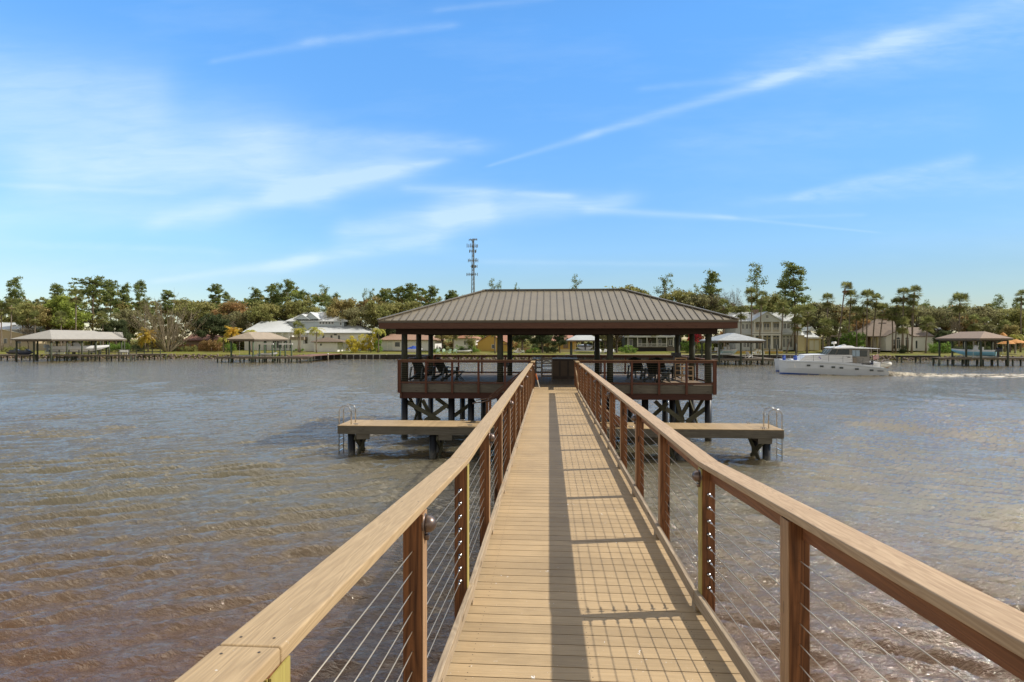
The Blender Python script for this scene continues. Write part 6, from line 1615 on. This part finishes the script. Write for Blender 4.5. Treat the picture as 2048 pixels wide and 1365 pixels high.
# bar
t = thing('bar_counter', 'dark wooden bar counter in the middle of the pavilion', 'bar')
xa, xb2 = P2(1103, BY), P2(1153, BY)
MB().box(xa, xb2, BY, BY + .55, DK + .002, DK + 1.0).build('cabinet', mat('dark_bar_wood', (.055, .035, .024), .6, var=.4, vscale=3), t)
M_bp = mat('brown_panel', (.10, .066, .04), .6, var=.3, vscale=3)
for k in range(3): w3 = (xb2 - xa) / 3; MB().box(xa + w3 * k + .05, xa + w3 * (k + 1) - .05, BY - .025, BY - .002, DK + .15, DK + .9).build('panel', M_bp, t)
MB().box(P2(1066, BY) - .02, xb2 + .06, BY - .18, BY + .62, DK + 1.002, DK + 1.045).build('counter_top', mat('grey_stone_top', (.28, .27, .25), .35, var=.2, vscale=8), t)
MB().box(P2(1068, BY), P2(1073, BY), BY, BY + .5, DK + .002, DK + 1.0).build('counter_leg', M_stoolg, t)
t = thing('grill', 'black standing grill beside the right rear column', 'grill', (P2(1352, 28.9), 28.9, DK))
MB().box(-.10, .10, -.10, .10, .10, 1.15).build('post', M_outb, t); MB().box(-.22, .22, -.15, .15, 1.152, 1.32).build('lid', M_outb, t)
for s_ in (-1, 1): MB().bar((0, 0, .14), (.26 * s_, -.15, .02), .05, .05).build('foot', M_outb, t)
# tools leaning by the railing ends
t = thing('brush_pole', 'orange and white brush pole leaning on the left rail end', 'pole')
a, b = at(1067, 731, 22.4), at(1079, 766, 23.1); b.z = DK + .01
m1, m2 = a.lerp(b, .35), a.lerp(b, .62)
MB().tube([a, m1], .022, 8).build('handle', M_outb, t); MB().tube([m1, m2], .032, 8).build('orange_sleeve', mat('orange_plastic', (.62, .20, .07), .5), t); MB().tube([m2, b], .022, 8).build('white_tip', M_trim, t)
t = thing('net_pole', 'pale wooden net pole leaning on the right rail end', 'pole')
a = at(1151, 735, 22.6); b = at(1158, 762, 22.2); b.z = DK + .01
MB().tube([a, b], .024, 8).build('handle', M_teak, t); MB().tube([a + Vector((0, 0, .02)), a + Vector((.10, 0, .12)), a + Vector((.26, 0, .04))], .012, 6).build('hook', M_outb, t)
# hose reel on a column
t = thing('hose_reel', 'small black hose reel on the left inner rear column', 'hose reel', (P2(1012, 31.1), 31.1, DK + .62))
MB().lathe((0, .05, 0), [(.16, 0), (.17, .03), (.08, .05), (.08, .12), (.17, .14), (.16, .17)], 16, (0, -1, 0)).build('drum', M_outb, t); MB().box(-.03, .20, .05, .10, -.03, .03).build('bracket', M_outb, t)

# lawn chairs across the river
M_mint = mat('mint_plastic', (.42, .55, .38), .5); M_wpl = mat('white_plastic', (.74, .73, .70), .5)
def lawn(px, Y, m, lab, g, rz=-1.57, sc=1.15):
    z = gz(Y); t = adirondack(lab, (X(px, Y), Y, z + .02), rz, m, g, 'lawn_chair'); t.scale = (sc,) * 3; return t
lw = lawn(876, 133, M_mint, 'mint green lawn chair on the far bank, leftmost of its row', 'lawn chairs on the far bank')
for (px, rz, lb) in ((888, -1.2, 'mint green lawn chair on the far bank, second of its row'), (899, -1.9, 'mint green lawn chair on the far bank, third of its row'), (910, -1.5, 'mint green lawn chair on the far bank, rightmost of its row')):
    c = copy_tree(lw, (X(px, 133), 133, gz(133) + .02), rz); c['label'] = lb
l2 = lawn(1033, 137, M_wpl, 'white lawn chair before the orange garden wall', 'white lawn chairs on the far bank', 2.6)
for (px, Y, rz, lb) in ((1043, 136, .3, 'cream lawn chair right of the white one before the garden wall'), (1201, 133, -1.2, 'white lawn chair under the mossy oak, left one'), (1211, 133, -1.7, 'white lawn chair under the mossy oak, middle one'), (1226, 133, -1.4, 'white lawn chair under the mossy oak, right one'),
                        (1497, 105.5, .6, 'white chair on the dock under the shiny metal roof'), (1511, 130, 2.2, 'white lawn chair before the ochre wall, leaning back'), (1522, 130, .5, 'white lawn chair before the ochre wall, right one')):
    zz = gz(Y) + .02 if Y > 127 else 1.12
    c = copy_tree(l2, (X(px, Y), Y, zz), rz); c['label'] = lb
# skiff and kayaks on bank by white house
motorboat('white skiff tipped on a rack beside the mint lawn chairs', (X(914, 131), 131, 1.35), math.radians(15), 3.6, 1.4, .5, M_gel, 0, M_outb, False, nm='skiff')

# ------------------------------------------------------------------ labels for trees and shrubs
LM = [(10, 'the far-left tan cottage'), (70, 'the left boathouse roof'), (140, 'the left boathouse ridge'), (235, 'the dock of the left boathouse'), (325, 'the wide bare tree'), (410, 'the orange-brown fence'), (500, 'the tan-roofed boathouse'), (560, 'the tan boathouse ridge'), (610, 'the white metal-roofed house'),
      (655, 'the small pyramid-roofed hut'), (720, 'the yellow bamboo hedge'), (780, 'the pale garage'), (850, 'the left end of the pavilion roof'), (925, 'the terracotta-roofed house'), (985, 'the yellow gabled house'), (1045, 'the middle of the pavilion'), (1135, 'the deep yellow house'), (1190, 'the small white boathouse'), (1240, 'the right inner columns'),
      (1300, 'the long porch house'), (1380, 'the right end of the pavilion roof'), (1450, 'the shiny metal boathouse'), (1500, 'the left side of the grand house'), (1545, 'the central gable of the grand house'), (1590, 'the right side of the grand house'), (1630, 'the garage of the grand house'), (1690, 'the catamaran pilothouse'),
      (1740, 'the catamaran stern'), (1775, 'the big brown roof'), (1810, 'the arched windows'), (1850, 'the white wing of the brown-roofed house'), (1890, 'the small blue-grey house'), (1940, 'the right boathouse ridge'), (1990, 'the right boathouse roof end'), (2035, 'the right edge of the picture')]
CATS = {'pine_tree': ('tree', 'pines in the far tree line'), 'broadleaf_tree': ('tree', 'broadleaf trees along the far bank'), 'palm_tree': ('palm', 'palm trees along the far bank'), 'bare_tree': ('tree', 'bare trees on the far bank'), 'flowering_tree': ('tree', None), 'shrub': ('shrub', 'shrubs on the far bank')}
from collections import defaultdict
bucket = defaultdict(list)
for (o, px, tx) in TR:
    lm = min(LM, key=lambda q_: abs(q_[0] - px))[1]
    nm = o.name.split('.')[0]; c, g = CATS.get(nm, ('tree', None)); o['category'] = c
    if g: o['group'] = g
    if nm == 'palm_tree': tx = 'feathery queen palm' if 'queen' in tx else tx
    bucket[(tx, lm)].append((px, o))
ORD = ['leftmost', 'second from left', 'third from left', 'fourth from left', 'fifth from left', 'sixth from left']
for (tx, lm), lst in bucket.items():
    lst.sort(key=lambda q_: q_[0])
    for i, (px, o) in enumerate(lst):
        ex = '' if len(lst) == 1 else (', left one' if i == 0 else ', right one') if len(lst) == 2 else ', ' + ORD[i] + ' of them'
        near = ' near ' + lm if lm.split(' ')[-1] not in tx else ''
        l_ = tx + near + ex
        words = l_.split()
        if len(words) > 16: l_ = tx
        o['label'] = l_
for o in list(S.objects):
    if o.parent is None and 'h' in o: del o['h']
# drop prototypes that were never planted
for o in P + PO + BR + BM + BD + BRU + BLI + [B1, B2, B3, B4]:
    try:
        if o.name not in USED:
            for ch in list(o.children): bpy.data.objects.remove(ch)
            bpy.data.objects.remove(o)
    except ReferenceError: pass
